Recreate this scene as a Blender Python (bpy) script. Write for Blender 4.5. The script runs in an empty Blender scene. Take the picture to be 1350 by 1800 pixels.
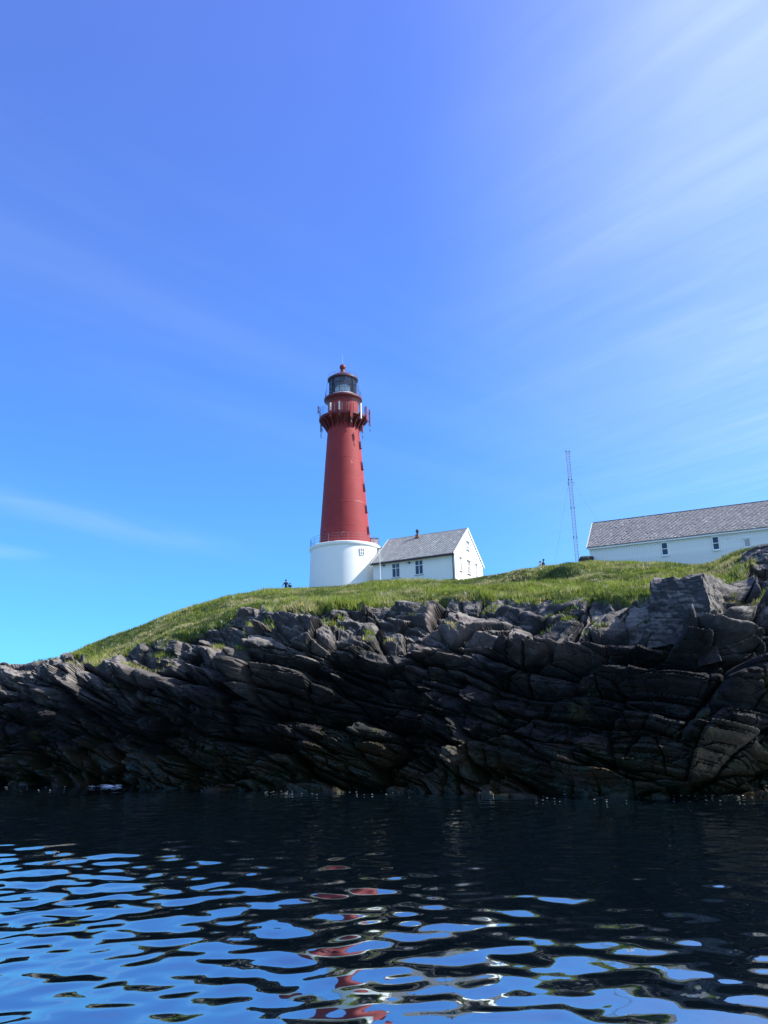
import bpy, math, random
import numpy as np
from mathutils import Matrix, Vector

C = bpy.context.scene.collection
rad = math.radians
random.seed(7)
rng = np.random.default_rng(11)

# ------------------------------------------------------------------ camera, sky, sun, exposure
SC = bpy.context.scene
EYE = np.array([0., 0., 2.3])
PITCH, ROLL, FPX = rad(15.3), rad(1.5), 1452.0
Fv = np.array([0, math.cos(PITCH), math.sin(PITCH)])
R0 = np.array([1., 0, 0]); U0 = np.cross(R0, Fv)
Rv = math.cos(ROLL)*R0 - math.sin(ROLL)*U0
Uv = np.cross(Rv, Fv)
cam_d = bpy.data.cameras.new('camera')
cam = bpy.data.objects.new('camera', cam_d); C.objects.link(cam)
cam.matrix_world = Matrix(((Rv[0], Uv[0], -Fv[0], EYE[0]), (Rv[1], Uv[1], -Fv[1], EYE[1]), (Rv[2], Uv[2], -Fv[2], EYE[2]), (0, 0, 0, 1)))
cam_d.sensor_fit = 'VERTICAL'; cam_d.sensor_height = 24.0
cam_d.lens = FPX/1800*24.0
cam_d.clip_start = 0.1; cam_d.clip_end = 20000
SC.camera = cam

SUN_AZ, SUN_EL = rad(91.0), rad(43.0)        # azimuth measured from +Y towards +X
sun_d = bpy.data.lights.new('sun', 'SUN'); sun_d.energy = 4.3; sun_d.angle = rad(0.53); sun_d.color = (1.0, 0.95, 0.88)
sun = bpy.data.objects.new('sun', sun_d); C.objects.link(sun)
sv = Vector((math.sin(SUN_AZ)*math.cos(SUN_EL), math.cos(SUN_AZ)*math.cos(SUN_EL), math.sin(SUN_EL)))
sun.rotation_euler = sv.to_track_quat('Z', 'Y').to_euler()
sun.location = (60, 0, 80)

SC.view_settings.view_transform = 'Standard'; SC.view_settings.look = 'None'
SC.view_settings.gamma = 1.0; SC.view_settings.use_curve_mapping = False
SC.view_settings.exposure = 1.02

W = bpy.data.worlds.new('World'); SC.world = W; W.use_nodes = True
nt = W.node_tree; nt.nodes.clear()
def N(t, **k):
    n = nt.nodes.new(t)
    for a, v in k.items(): setattr(n, a, v)
    return n
L = lambda a, b: nt.links.new(a, b)
sky = N('ShaderNodeTexSky', sky_type='NISHITA', sun_disc=False, sun_elevation=SUN_EL, sun_rotation=SUN_AZ,
        altitude=0, air_density=1.0, dust_density=0.6, ozone_density=2.2)
tc = N('ShaderNodeTexCoord')
sep = N('ShaderNodeSeparateXYZ'); L(tc.outputs['Generated'], sep.inputs[0])
tint = N('ShaderNodeValToRGB')                # clear-air colour by elevation, the same all the way round
mr = N('ShaderNodeMapRange'); mr.inputs[1].default_value = 0.0; mr.inputs[2].default_value = 0.8
L(sep.outputs['Z'], mr.inputs[0]); L(mr.outputs[0], tint.inputs[0])
cr = tint.color_ramp
TN = ((0.0, (.16, .52, .74)), (.45, (.29, .545, .95)), (1.0, (.54, .615, 1.15)))
for q, (p, c) in enumerate(TN):
    e = cr.elements[0] if q == 0 else cr.elements[len(cr.elements)-1] if q == len(TN)-1 else cr.elements.new(p)
    e.position = p; e.color = (*[v/1.5 for v in c], 1)
mul0 = N('ShaderNodeMix', data_type='RGBA', blend_type='MULTIPLY'); mul0.inputs[0].default_value = 1.0
L(sky.outputs[0], mul0.inputs[6]); L(tint.outputs[0], mul0.inputs[7])
mul = N('ShaderNodeVectorMath', operation='SCALE'); mul.inputs['Scale'].default_value = 1.5; L(mul0.outputs[2], mul.inputs[0])
# thin cirrus: direction projected on a flat layer overhead, stretched along the wind
zc = N('ShaderNodeMath', operation='MAXIMUM'); zc.inputs[1].default_value = 0.04; L(sep.outputs['Z'], zc.inputs[0])
dx = N('ShaderNodeMath', operation='DIVIDE'); L(sep.outputs['X'], dx.inputs[0]); L(zc.outputs[0], dx.inputs[1])
dy = N('ShaderNodeMath', operation='DIVIDE'); L(sep.outputs['Y'], dy.inputs[0]); L(zc.outputs[0], dy.inputs[1])
cmb = N('ShaderNodeCombineXYZ'); L(dx.outputs[0], cmb.inputs[0]); L(dy.outputs[0], cmb.inputs[1])
def cirrus(rot, scale, stretch, detail, lo, hi, off, dist=0.6):
    m0 = N('ShaderNodeMapping'); m0.inputs['Rotation'].default_value = (0, 0, rad(rot)); m0.inputs['Location'].default_value = off
    L(cmb.outputs[0], m0.inputs[0])
    m = N('ShaderNodeMapping'); m.inputs['Scale'].default_value = (scale, scale/stretch, 1)
    L(m0.outputs[0], m.inputs[0])
    no = N('ShaderNodeTexNoise'); no.inputs['Scale'].default_value = 1.0; no.inputs['Detail'].default_value = detail
    no.inputs['Roughness'].default_value = 0.55; no.inputs['Distortion'].default_value = dist
    L(m.outputs[0], no.inputs['Vector'])
    r = N('ShaderNodeMapRange', interpolation_type='SMOOTHSTEP'); r.inputs[1].default_value = lo; r.inputs[2].default_value = hi
    L(no.outputs['Fac'], r.inputs[0]); return r.outputs[0]
def mth(op, a, b):
    m = N('ShaderNodeMath', operation=op)
    for i, v in enumerate((a, b)):
        if isinstance(v, (int, float)): m.inputs[i].default_value = v
        else: L(v, m.inputs[i])
    return m.outputs[0]
side = N('ShaderNodeMapRange', interpolation_type='SMOOTHSTEP'); side.inputs[1].default_value = 0.0; side.inputs[2].default_value = 0.46
L(mth('MAXIMUM', sep.outputs['X'], mth('MULTIPLY', sep.outputs['Y'], -0.55)), side.inputs[0])      # the veil thickens sunwards; unseen part behind the camera added as fill for walls
veil = cirrus(-30, 0.55, 2.0, 4, 0.25, 0.75, (3.1, 1.2, 0), .5)
streak = cirrus(-38, 2.6, 5.0, 8, 0.30, 0.80, (2.4, 4.4, 0), 1.1)
fibre = cirrus(-40, 7.5, 6.0, 9, 0.34, 0.74, (8.2, 1.1, 0), 1.4)
left = cirrus(40, 1.1, 4.0, 6, 0.44, 0.85, (6.9, 2.9, 0), .8)
cl = mth('MULTIPLY', side.outputs[0], mth('ADD', mth('MULTIPLY', veil, 0.20), mth('ADD', mth('ADD', 0.19, mth('MULTIPLY', mth('MULTIPLY', fibre, mth('ADD', 0.25, veil)), 0.16)), mth('MULTIPLY', streak, 0.15))))
cl = mth('ADD', cl, mth('MULTIPLY', left, 0.08))
cl = mth('ADD', cl, mth('MULTIPLY', veil, 0.012))
fade = N('ShaderNodeMapRange', interpolation_type='SMOOTHSTEP'); fade.inputs[1].default_value = 0.12; fade.inputs[2].default_value = 0.66
L(sep.outputs['Z'], fade.inputs[0])
cl = mth('MULTIPLY', cl, mth('ADD', 0.22, mth('MULTIPLY', fade.outputs[0], 0.95)))
low_f = N('ShaderNodeMapRange', interpolation_type='SMOOTHSTEP'); low_f.inputs[1].default_value = 0.03; low_f.inputs[2].default_value = 0.2
L(sep.outputs['Z'], low_f.inputs[0]); cl = mth('MULTIPLY', cl, low_f.outputs[0])
def wisp(p, q, width, amount):                           # one thin cirrus wisp lying along p-q in the cloud layer
    (px, py), (qx, qy) = p, q; ln = math.hypot(qx-px, qy-py); ux, uy = (qx-px)/ln, (qy-py)/ln
    t_ = mth('ADD', mth('MULTIPLY', mth('SUBTRACT', dx.outputs[0], px), ux), mth('MULTIPLY', mth('SUBTRACT', dy.outputs[0], py), uy))
    n_ = mth('SUBTRACT', mth('MULTIPLY', mth('SUBTRACT', dx.outputs[0], px), -uy), mth('MULTIPLY', mth('SUBTRACT', dy.outputs[0], py), -ux))
    wob = cirrus(40, 1.3, 2.5, 5, 0.2, 0.8, (px, py, 0), 1.0)
    n_ = mth('ADD', n_, mth('MULTIPLY', mth('SUBTRACT', wob, .5), width*1.6))
    g_ = mth('POWER', 2.718, mth('MULTIPLY', mth('POWER', mth('ABSOLUTE', mth('DIVIDE', n_, width), 0), 2.0), -1.0))
    e_ = N('ShaderNodeMapRange', interpolation_type='SMOOTHSTEP'); e_.inputs[1].default_value = ln*1.1; e_.inputs[2].default_value = ln*.35; L(t_, e_.inputs[0])
    s_ = N('ShaderNodeMapRange', interpolation_type='SMOOTHSTEP'); s_.inputs[1].default_value = -ln*1.2; s_.inputs[2].default_value = -ln*.2; L(t_, s_.inputs[0])
    return mth('MULTIPLY', mth('MULTIPLY', mth('MULTIPLY', g_, e_.outputs[0]), s_.outputs[0]), mth('MULTIPLY', mth('ADD', wob, .35), amount))
cl = mth('ADD', cl, wisp((-1.674, 3.161), (-0.804, 4.624), .17, .10))
cl = mth('ADD', cl, wisp((-2.141, 4.104), (-1.858, 4.491), .12, .14))
cmix = N('ShaderNodeMix', data_type='RGBA'); L(cl, cmix.inputs[0]); L(mul.outputs[0], cmix.inputs[6]); cmix.inputs[7].default_value = (3.2, 3.8, 4.4, 1)
bg = N('ShaderNodeBackground'); bg.inputs[1].default_value = 0.15
L(cmix.outputs[2], bg.inputs[0])
wo = N('ShaderNodeOutputWorld'); L(bg.outputs[0], wo.inputs[0])
SC.cycles.max_bounces = 6; SC.cycles.use_denoising = True

# ------------------------------------------------------------------ helpers
def ray(x, y):
    v = Fv*FPX + Rv*(x-675) - Uv*(y-900); return v/np.hypot(v[0], v[1])
def at(x, y, D): return EYE + ray(x, y)*D

def put(o, label=None, cat=None, group=None, kind=None):
    if label: o['label'] = label
    if cat: o['category'] = cat
    if group: o['group'] = group
    if kind: o['kind'] = kind
    return o
def empty(name, loc, rz=0, **k):
    o = bpy.data.objects.new(name, None); C.objects.link(o); o.location = loc; o.rotation_euler = (0, 0, rz)
    o.empty_display_size = 0.3
    return put(o, **k)
class MB:
    def __init__(s): s.v = []; s.f = []
    def add(s, v, f):
        b = len(s.v); s.v += [tuple(map(float, p)) for p in v]; s.f += [tuple(i+b for i in q) for q in f]; return s
    def box(s, x0, y0, z0, x1, y1, z1):
        v = [(x, y, z) for z in (z0, z1) for y in (y0, y1) for x in (x0, x1)]
        return s.add(v, [(0, 2, 3, 1), (4, 5, 7, 6), (0, 1, 5, 4), (2, 6, 7, 3), (0, 4, 6, 2), (1, 3, 7, 5)])
    def obox(s, c, ax, ay, az):
        c, ax, ay, az = (np.array(q, float) for q in (c, ax, ay, az))
        v = [c+i*ax+j*ay+k*az for k in (-1, 1) for j in (-1, 1) for i in (-1, 1)]
        return s.add(v, [(0, 2, 3, 1), (4, 5, 7, 6), (0, 1, 5, 4), (2, 6, 7, 3), (0, 4, 6, 2), (1, 3, 7, 5)])
    def tube(s, a, b, r, n=6, r2=None):
        a, b = np.array(a, float), np.array(b, float); d = b-a; d /= np.linalg.norm(d)+1e-9
        u = np.cross(d, (0, 0, 1) if abs(d[2]) < .9 else (1, 0, 0)); u /= np.linalg.norm(u); w = np.cross(d, u)
        r2 = r if r2 is None else r2
        t = [2*math.pi*i/n for i in range(n)]
        v = [a+r*(math.cos(q)*u+math.sin(q)*w) for q in t]+[b+r2*(math.cos(q)*u+math.sin(q)*w) for q in t]
        f = [(i, (i+1) % n, n+(i+1) % n, n+i) for i in range(n)]+[tuple(range(n))[::-1], tuple(range(n, 2*n))]
        return s.add(v, f)
    def path(s, pts, r, n=6):
        for a, b in zip(pts[:-1], pts[1:]): s.tube(a, b, r, n)
        return s
    def ring(s, R, z, r, n=64, m=6, a0=0, a1=2*math.pi):
        full = abs(a1-a0-2*math.pi) < 1e-6; k = n if full else n+1
        v = []
        for i in range(k):
            a = a0+(a1-a0)*i/n
            for j in range(m):
                q = 2*math.pi*j/m; rr = R+r*math.cos(q); v.append((rr*math.cos(a), rr*math.sin(a), z+r*math.sin(q)))
        f = []
        for i in range(n):
            i2 = (i+1) % k
            for j in range(m): f.append((i*m+j, i2*m+j, i2*m+(j+1) % m, i*m+(j+1) % m))
        return s.add(v, f)
    def lathe(s, prof, n=72, cap=True):
        v = []; f = []; m = len(prof)
        for i in range(n):
            a = 2*math.pi*i/n
            for r, z in prof: v.append((r*math.cos(a), r*math.sin(a), z))
        for i in range(n):
            i2 = (i+1) % n
            for j in range(m-1): f.append((i*m+j, i2*m+j, i2*m+j+1, i*m+j+1))
        if cap:
            f.append(tuple(i*m for i in range(n))[::-1]); f.append(tuple(i*m+m-1 for i in range(n)))
        return s.add(v, f)
    def build(s, name, mat, parent=None, smooth=False, **k):
        me = bpy.data.meshes.new(name); me.from_pydata(s.v, [], s.f); me.update()
        if mat: me.materials.append(mat)
        if smooth:
            me.polygons.foreach_set('use_smooth', [True]*len(me.polygons))
            try: me.set_sharp_from_angle(angle=rad(35))
            except Exception: pass
        o = bpy.data.objects.new(name, me); C.objects.link(o)
        if parent: o.parent = parent
        return put(o, **k)
def npmesh(name, V, F, mat=None, smooth=False, parent=None, col=None, **k):
    """V (n,3) floats, F (m,3 or 4) ints"""
    me = bpy.data.meshes.new(name); V = np.asarray(V, np.float32); F = np.asarray(F, np.int32); q = F.shape[1]
    me.vertices.add(len(V)); me.vertices.foreach_set('co', V.ravel())
    me.loops.add(F.size); me.loops.foreach_set('vertex_index', F.ravel())
    me.polygons.add(len(F)); me.polygons.foreach_set('loop_start', np.arange(0, F.size, q, dtype=np.int32))
    me.polygons.foreach_set('use_smooth', np.full(len(F), smooth))
    if col is not None:
        at_ = me.color_attributes.new('tone', 'FLOAT_COLOR', 'POINT')
        at_.data.foreach_set('color', np.asarray(col, np.float32).ravel())
    me.update(calc_edges=True); me.validate()
    if mat: me.materials.append(mat)
    o = bpy.data.objects.new(name, me); C.objects.link(o)
    if parent: o.parent = parent
    return put(o, **k)

# gradient noise in numpy
_perm = np.random.default_rng(3).permutation(256).astype(np.int32); _perm = np.concatenate([_perm, _perm, _perm])
_g = np.random.default_rng(5).normal(size=(256, 3)).astype(np.float32); _g /= np.linalg.norm(_g, axis=1)[:, None]
def pn(x, y, z):
    x, y, z = (np.asarray(q, np.float32) for q in (x, y, z))
    xi, yi, zi = np.floor(x), np.floor(y), np.floor(z)
    xf, yf, zf = x-xi, y-yi, z-zi
    X, Y, Z = xi.astype(np.int32) & 255, yi.astype(np.int32) & 255, zi.astype(np.int32) & 255
    u, v, w = (q*q*q*(q*(q*6-15)+10) for q in (xf, yf, zf))
    def g(dx, dy, dz):
        h = _perm[_perm[_perm[(X+dx) & 255]+((Y+dy) & 255)]+((Z+dz) & 255)]; gr = _g[h]
        return gr[..., 0]*(xf-dx)+gr[..., 1]*(yf-dy)+gr[..., 2]*(zf-dz)
    lerp = lambda a, b, t: a+(b-a)*t
    return 1.6*lerp(lerp(lerp(g(0, 0, 0), g(1, 0, 0), u), lerp(g(0, 1, 0), g(1, 1, 0), u), v),
                lerp(lerp(g(0, 0, 1), g(1, 0, 1), u), lerp(g(0, 1, 1), g(1, 1, 1), u), v), w)
def fbm(x, y, z, o=4, gain=.5):
    a, s, t = 1., 0., 0.
    for i in range(o):
        s = s+a*pn(x*2**i+17*i, y*2**i-9*i, z*2**i+5*i); t += a; a *= gain
    return s/t
def hsh(i, j=0, k=0):
    h = (np.asarray(i, np.int64)*73856093) ^ (np.asarray(j, np.int64)*19349663+k*83492791)
    h = (h ^ (h >> 13))*1274126177 & 0x7fffffff; h = h ^ (h >> 16)
    return ((h*1103515245+12345) & 0xffffff)/float(0xffffff)
def sst(a, b, x): t = np.clip((x-a)/(b-a), 0, 1); return t*t*(3-2*t)
def blur(a, k, axis):
    if k < 1: return a
    w = np.exp(-np.linspace(-2, 2, 2*k+1)**2); w /= w.sum()
    p = [(0, 0)]*a.ndim; p[axis] = (k, k); ap = np.pad(a, p, mode='edge')
    return np.apply_along_axis(lambda q: np.convolve(q, w, 'valid'), axis, ap)

# ------------------------------------------------------------------ materials
def mat(name, col, rough=.6, spec=.5, metal=0., noise=0., nscale=3., bump=0., bscale=20., col2=None):
    m = bpy.data.materials.new(name); m.use_nodes = True; t = m.node_tree; b = t.nodes['Principled BSDF']
    b.inputs['Base Color'].default_value = (*col, 1); b.inputs['Roughness'].default_value = rough
    b.inputs['Metallic'].default_value = metal; b.inputs['Specular IOR Level'].default_value = spec
    tcn = t.nodes.new('ShaderNodeTexCoord')
    if noise or col2:
        n = t.nodes.new('ShaderNodeTexNoise'); n.inputs['Scale'].default_value = nscale; n.inputs['Detail'].default_value = 6
        n.inputs['Roughness'].default_value = .65
        t.links.new(tcn.outputs['Object'], n.inputs['Vector'])
        r = t.nodes.new('ShaderNodeValToRGB'); t.links.new(n.outputs['Fac'], r.inputs[0])
        r.color_ramp.elements[0].position = .32; r.color_ramp.elements[1].position = .68
        c2 = col2 or tuple(c*(1-noise) for c in col)
        r.color_ramp.elements[0].color = (*c2, 1); r.color_ramp.elements[1].color = (*col, 1)
        t.links.new(r.outputs[0], b.inputs['Base Color'])
    if bump:
        n = t.nodes.new('ShaderNodeTexNoise'); n.inputs['Scale'].default_value = bscale; n.inputs['Detail'].default_value = 4
        t.links.new(tcn.outputs['Object'], n.inputs['Vector'])
        bp = t.nodes.new('ShaderNodeBump'); bp.inputs['Strength'].default_value = bump; bp.inputs['Distance'].default_value = .02
        t.links.new(n.outputs['Fac'], bp.inputs['Height']); t.links.new(bp.outputs[0], b.inputs['Normal'])
    return m
M = dict(
    white=mat('white_masonry', (.88, .86, .80), .7, .3, noise=.05, nscale=.6, bump=.12, bscale=9),
    wood=mat('white_board', (.86, .85, .80), .6, .35, noise=.10, nscale=2.2, col2=(.74, .73, .69)),
    trim=mat('white_trim', (.82, .82, .80), .5, .4),
    red=mat('red_iron', (.285, .038, .038), .62, .2, noise=.16, nscale=.7, bump=.06, bscale=5),
    redtrim=mat('dark_red_iron', (.135, .022, .025), .5, .4, noise=.2, nscale=2),
    dark=mat('dark_iron', (.035, .03, .04), .5, .4),
    grey=mat('grey_metal', (.42, .43, .45), .45, .5, metal=.3),
    rail=mat('painted_rail', (.16, .15, .17), .5, .4),
    mast=mat('galvanised_steel', (.20, .22, .235), .5, .5, metal=.2),
    cream=mat('pale_antenna', (.50, .46, .43), .5, .4),
    slate=mat('grey_slate', (.36, .37, .38), .55, .5, noise=.5, nscale=3.3, col2=(.17, .18, .185)),
    slate2=mat('violet_slate', (.36, .34, .345), .55, .5, noise=.5, nscale=2.6, col2=(.15, .14, .15)),
    batten=mat('roof_battens', (.10, .09, .085), .8, .2),
    curtain=mat('pale_blind', (.29, .285, .26), .8, .2),
    board=mat('faded_pink_board', (.50, .43, .44), .8, .2, noise=.15, nscale=6),
    stone=mat('foundation_stone', (.26, .23, .20), .8, .2, noise=.5, nscale=4),
    lens=mat('lens_cover', (.86, .88, .86), .35, .5),
    cloth=mat('dark_clothing', (.014, .016, .03), .8, .2),
    skin=mat('skin', (.30, .17, .12), .6, .3),
    pale=mat('pale_clothing', (.62, .56, .58), .8, .2),
    scuff=mat('chipped_paint', (.62, .45, .42), .7, .2),
    foam_glints=mat('foam_and_glints', (.8, .82, .84), .6, .3),
)
def glass_mat(name, tint_, alpha):
    m = bpy.data.materials.new(name); m.use_nodes = True; t = m.node_tree; t.nodes.clear()
    o = t.nodes.new('ShaderNodeOutputMaterial'); tr = t.nodes.new('ShaderNodeBsdfTransparent'); gl = t.nodes.new('ShaderNodeBsdfGlossy')
    tr.inputs[0].default_value = (*tint_, 1); gl.inputs['Roughness'].default_value = .02
    fr = t.nodes.new('ShaderNodeFresnel'); fr.inputs[0].default_value = 1.55
    mx = t.nodes.new('ShaderNodeMixShader'); t.links.new(fr.outputs[0], mx.inputs[0]); t.links.new(tr.outputs[0], mx.inputs[1]); t.links.new(gl.outputs[0], mx.inputs[2])
    t.links.new(mx.outputs[0], o.inputs[0]); return m
M['glass'] = glass_mat('lantern_glass', (.90, .93, .95), 1)
M['pane'] = mat('window_glass', (.018, .03, .06), .06, .6)

def rock_material():
    m = bpy.data.materials.new('layered_rock'); m.use_nodes = True; t = m.node_tree; b = t.nodes['Principled BSDF']
    n = lambda ty, **k: (lambda q: ([setattr(q, a, v) for a, v in k.items()], q)[1])(t.nodes.new(ty))
    lk = t.links.new
    geo = n('ShaderNodeNewGeometry'); P = geo.outputs['Position']
    sp = n('ShaderNodeSeparateXYZ'); lk(P, sp.inputs[0])
    def noise(scale, det=5, rough=.6, vec=P, dist=0):
        q = n('ShaderNodeTexNoise'); q.inputs['Scale'].default_value = scale; q.inputs['Detail'].default_value = det
        q.inputs['Roughness'].default_value = rough; q.inputs['Distortion'].default_value = dist; lk(vec, q.inputs['Vector']); return q.outputs['Fac']
    def ramp(f, *st):
        r = n('ShaderNodeValToRGB'); lk(f, r.inputs[0]); e = r.color_ramp.elements
        e[0].position, e[0].color = st[0][0], (*st[0][1], 1); e[1].position, e[1].color = st[-1][0], (*st[-1][1], 1)
        for p, c in st[1:-1]: q = e.new(p); q.color = (*c, 1)
        return r.outputs[0]
    def rng_(f, a, b_):
        r = n('ShaderNodeMapRange', interpolation_type='SMOOTHSTEP'); r.inputs[1].default_value = a; r.inputs[2].default_value = b_; lk(f, r.inputs[0]); return r.outputs[0]
    def mix(f, a, c, bt='MIX'):
        q = n('ShaderNodeMix', data_type='RGBA', blend_type=bt)
        if isinstance(f, float): q.inputs[0].default_value = f
        else: lk(f, q.inputs[0])
        for i, v in ((6, a), (7, c)):
            if isinstance(v, tuple): q.inputs[i].default_value = (*v, 1)
            else: lk(v, q.inputs[i])
        return q.outputs[2]
    def ma(op, a, c):
        q = n('ShaderNodeMath', operation=op)
        for i, v in enumerate((a, c)):
            if isinstance(v, (int, float)): q.inputs[i].default_value = v
            else: lk(v, q.inputs[i])
        return q.outputs[0]
    # bedding-aligned coordinates for thin lamination
    mp = n('ShaderNodeMapping', vector_type='TEXTURE'); mp.inputs['Rotation'].default_value = (rad(-14), rad(24), 0); lk(P, mp.inputs[0])
    ms = n('ShaderNodeMapping'); ms.inputs['Scale'].default_value = (.35, .35, 4.2); lk(mp.outputs[0], ms.inputs[0])
    lam = noise(1.6, 6, .65, ms.outputs[0], .4)
    big = noise(.22, 4); mid = noise(1.1, 6, .65); fine = noise(7, 6, .7)
    base = ramp(mid, (.3, (.016, .017, .018)), (.52, (.040, .039, .037)), (.7, (.085, .078, .070)))
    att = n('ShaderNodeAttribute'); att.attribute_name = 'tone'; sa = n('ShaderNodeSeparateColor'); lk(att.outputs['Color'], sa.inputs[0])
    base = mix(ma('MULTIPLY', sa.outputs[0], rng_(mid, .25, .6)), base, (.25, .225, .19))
    base = mix(ma('MULTIPLY', rng_(lam, .42, .62), .55), base, (.035, .034, .036))
    base = mix(ma('MULTIPLY', ma('SUBTRACT', 1.0, sa.outputs[1]), .35), base, (.02, .02, .022))
    base = mix(ma('MULTIPLY', rng_(big, .5, .68), .45), base, (.17, .125, .105))          # rusty, pinkish bands
    base = mix(ma('MULTIPLY', rng_(fine, .60, .74), .55), base, (.27, .26, .24))          # crustose lichen
    base = mix(ma('MULTIPLY', rng_(fine, .46, .30), .6), base, (.03, .03, .033))
    zn = ma('ADD', sp.outputs['Z'], ma('MULTIPLY', ma('SUBTRACT', noise(.35, 5), .5), 7.0))
    black = mix(rng_(mid, .4, .62), (.004, .0045, .005), (.011, .0105, .010))               # black lichen belt above the tide
    base = mix(rng_(zn, 7.9, 4.4), base, black)
    algae = mix(rng_(noise(.9, 4), .42, .6), (.011, .016, .006), (.030, .020, .008))       # wet weed belt
    base = mix(ma('MULTIPLY', rng_(zn, 2.8, .9), .8), base, algae)
    moss = ma('MULTIPLY', rng_(noise(.5, 5, .6), .58, .68), ma('MULTIPLY', rng_(zn, 6.5, 4.5), rng_(zn, 1.6, 3.0)))
    base = mix(ma('MULTIPLY', moss, .6), base, (.045, .05, .018))
    lk(base, b.inputs['Base Color'])
    rg = n('ShaderNodeMapRange'); rg.inputs[1].default_value = 1.0; rg.inputs[2].default_value = 3.5; rg.inputs[3].default_value = .38; rg.inputs[4].default_value = .82
    lk(zn, rg.inputs[0]); lk(rg.outputs[0], b.inputs['Roughness']); b.inputs['Specular IOR Level'].default_value = .22
    hgt = ma('ADD', ma('MULTIPLY', lam, .6), ma('ADD', ma('MULTIPLY', fine, .35), ma('MULTIPLY', mid, .4)))
    bp = n('ShaderNodeBump'); bp.inputs['Strength'].default_value = .7; bp.inputs['Distance'].default_value = .12
    lk(hgt, bp.inputs['Height']); lk(bp.outputs[0], b.inputs['Normal'])
    return m
def turf_material():
    m = bpy.data.materials.new('turf'); m.use_nodes = True; t = m.node_tree; b = t.nodes['Principled BSDF']
    g = t.nodes.new('ShaderNodeNewGeometry'); n = t.nodes.new('ShaderNodeTexNoise'); n.inputs['Scale'].default_value = .8; n.inputs['Detail'].default_value = 7; n.inputs['Roughness'].default_value = .7
    t.links.new(g.outputs['Position'], n.inputs['Vector'])
    r = t.nodes.new('ShaderNodeValToRGB'); t.links.new(n.outputs['Fac'], r.inputs[0]); e = r.color_ramp.elements
    e[0].position, e[0].color = .3, (.03, .04, .016, 1); e[1].position, e[1].color = .72, (.12, .11, .045, 1)
    q = e.new(.5); q.color = (.06, .085, .022, 1)
    t.links.new(r.outputs[0], b.inputs['Base Color']); b.inputs['Roughness'].default_value = .9; b.inputs['Specular IOR Level'].default_value = .1
    return m
def grass_material():
    m = bpy.data.materials.new('grass_blades'); m.use_nodes = True; t = m.node_tree; b = t.nodes['Principled BSDF']
    a = t.nodes.new('ShaderNodeAttribute'); a.attribute_name = 'tone'
    t.links.new(a.outputs['Color'], b.inputs['Base Color']); b.inputs['Roughness'].default_value = .7; b.inputs['Specular IOR Level'].default_value = .2
    tr = t.nodes.new('ShaderNodeBsdfTranslucent'); t.links.new(a.outputs['Color'], tr.inputs[0])
    mx = t.nodes.new('ShaderNodeMixShader'); mx.inputs[0].default_value = .4
    o = t.nodes['Material Output']; t.links.new(b.outputs[0], mx.inputs[1]); t.links.new(tr.outputs[0], mx.inputs[2]); t.links.new(mx.outputs[0], o.inputs[0])
    return m
def water_material():
    m = bpy.data.materials.new('sea_water'); m.use_nodes = True; t = m.node_tree; b = t.nodes['Principled BSDF']
    b.inputs['Base Color'].default_value = (.002, .005, .008, 1); b.inputs['Roughness'].default_value = .015
    b.inputs['IOR'].default_value = 4.0
    g = t.nodes.new('ShaderNodeNewGeometry'); n = t.nodes.new('ShaderNodeTexNoise'); n.inputs['Scale'].default_value = 3.0; n.inputs['Detail'].default_value = 3
    t.links.new(g.outputs['Position'], n.inputs['Vector'])
    bp = t.nodes.new('ShaderNodeBump'); bp.inputs['Strength'].default_value = .12; bp.inputs['Distance'].default_value = .01
    t.links.new(n.outputs['Fac'], bp.inputs['Height']); t.links.new(bp.outputs[0], b.inputs['Normal'])
    gl = t.nodes.new('ShaderNodeBsdfGlossy'); gl.inputs['Color'].default_value = (.72, .92, 1, 1); gl.inputs['Roughness'].default_value = .015; t.links.new(bp.outputs[0], gl.inputs['Normal'])
    mx = t.nodes.new('ShaderNodeMixShader'); mx.inputs[0].default_value = .28; t.links.new(b.outputs[0], mx.inputs[1]); t.links.new(gl.outputs[0], mx.inputs[2]); t.links.new(mx.outputs[0], t.nodes['Material Output'].inputs[0])
    return m
M['rock'] = rock_material(); M['turf'] = turf_material(); M['grass'] = grass_material(); M['water'] = water_material()

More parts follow.
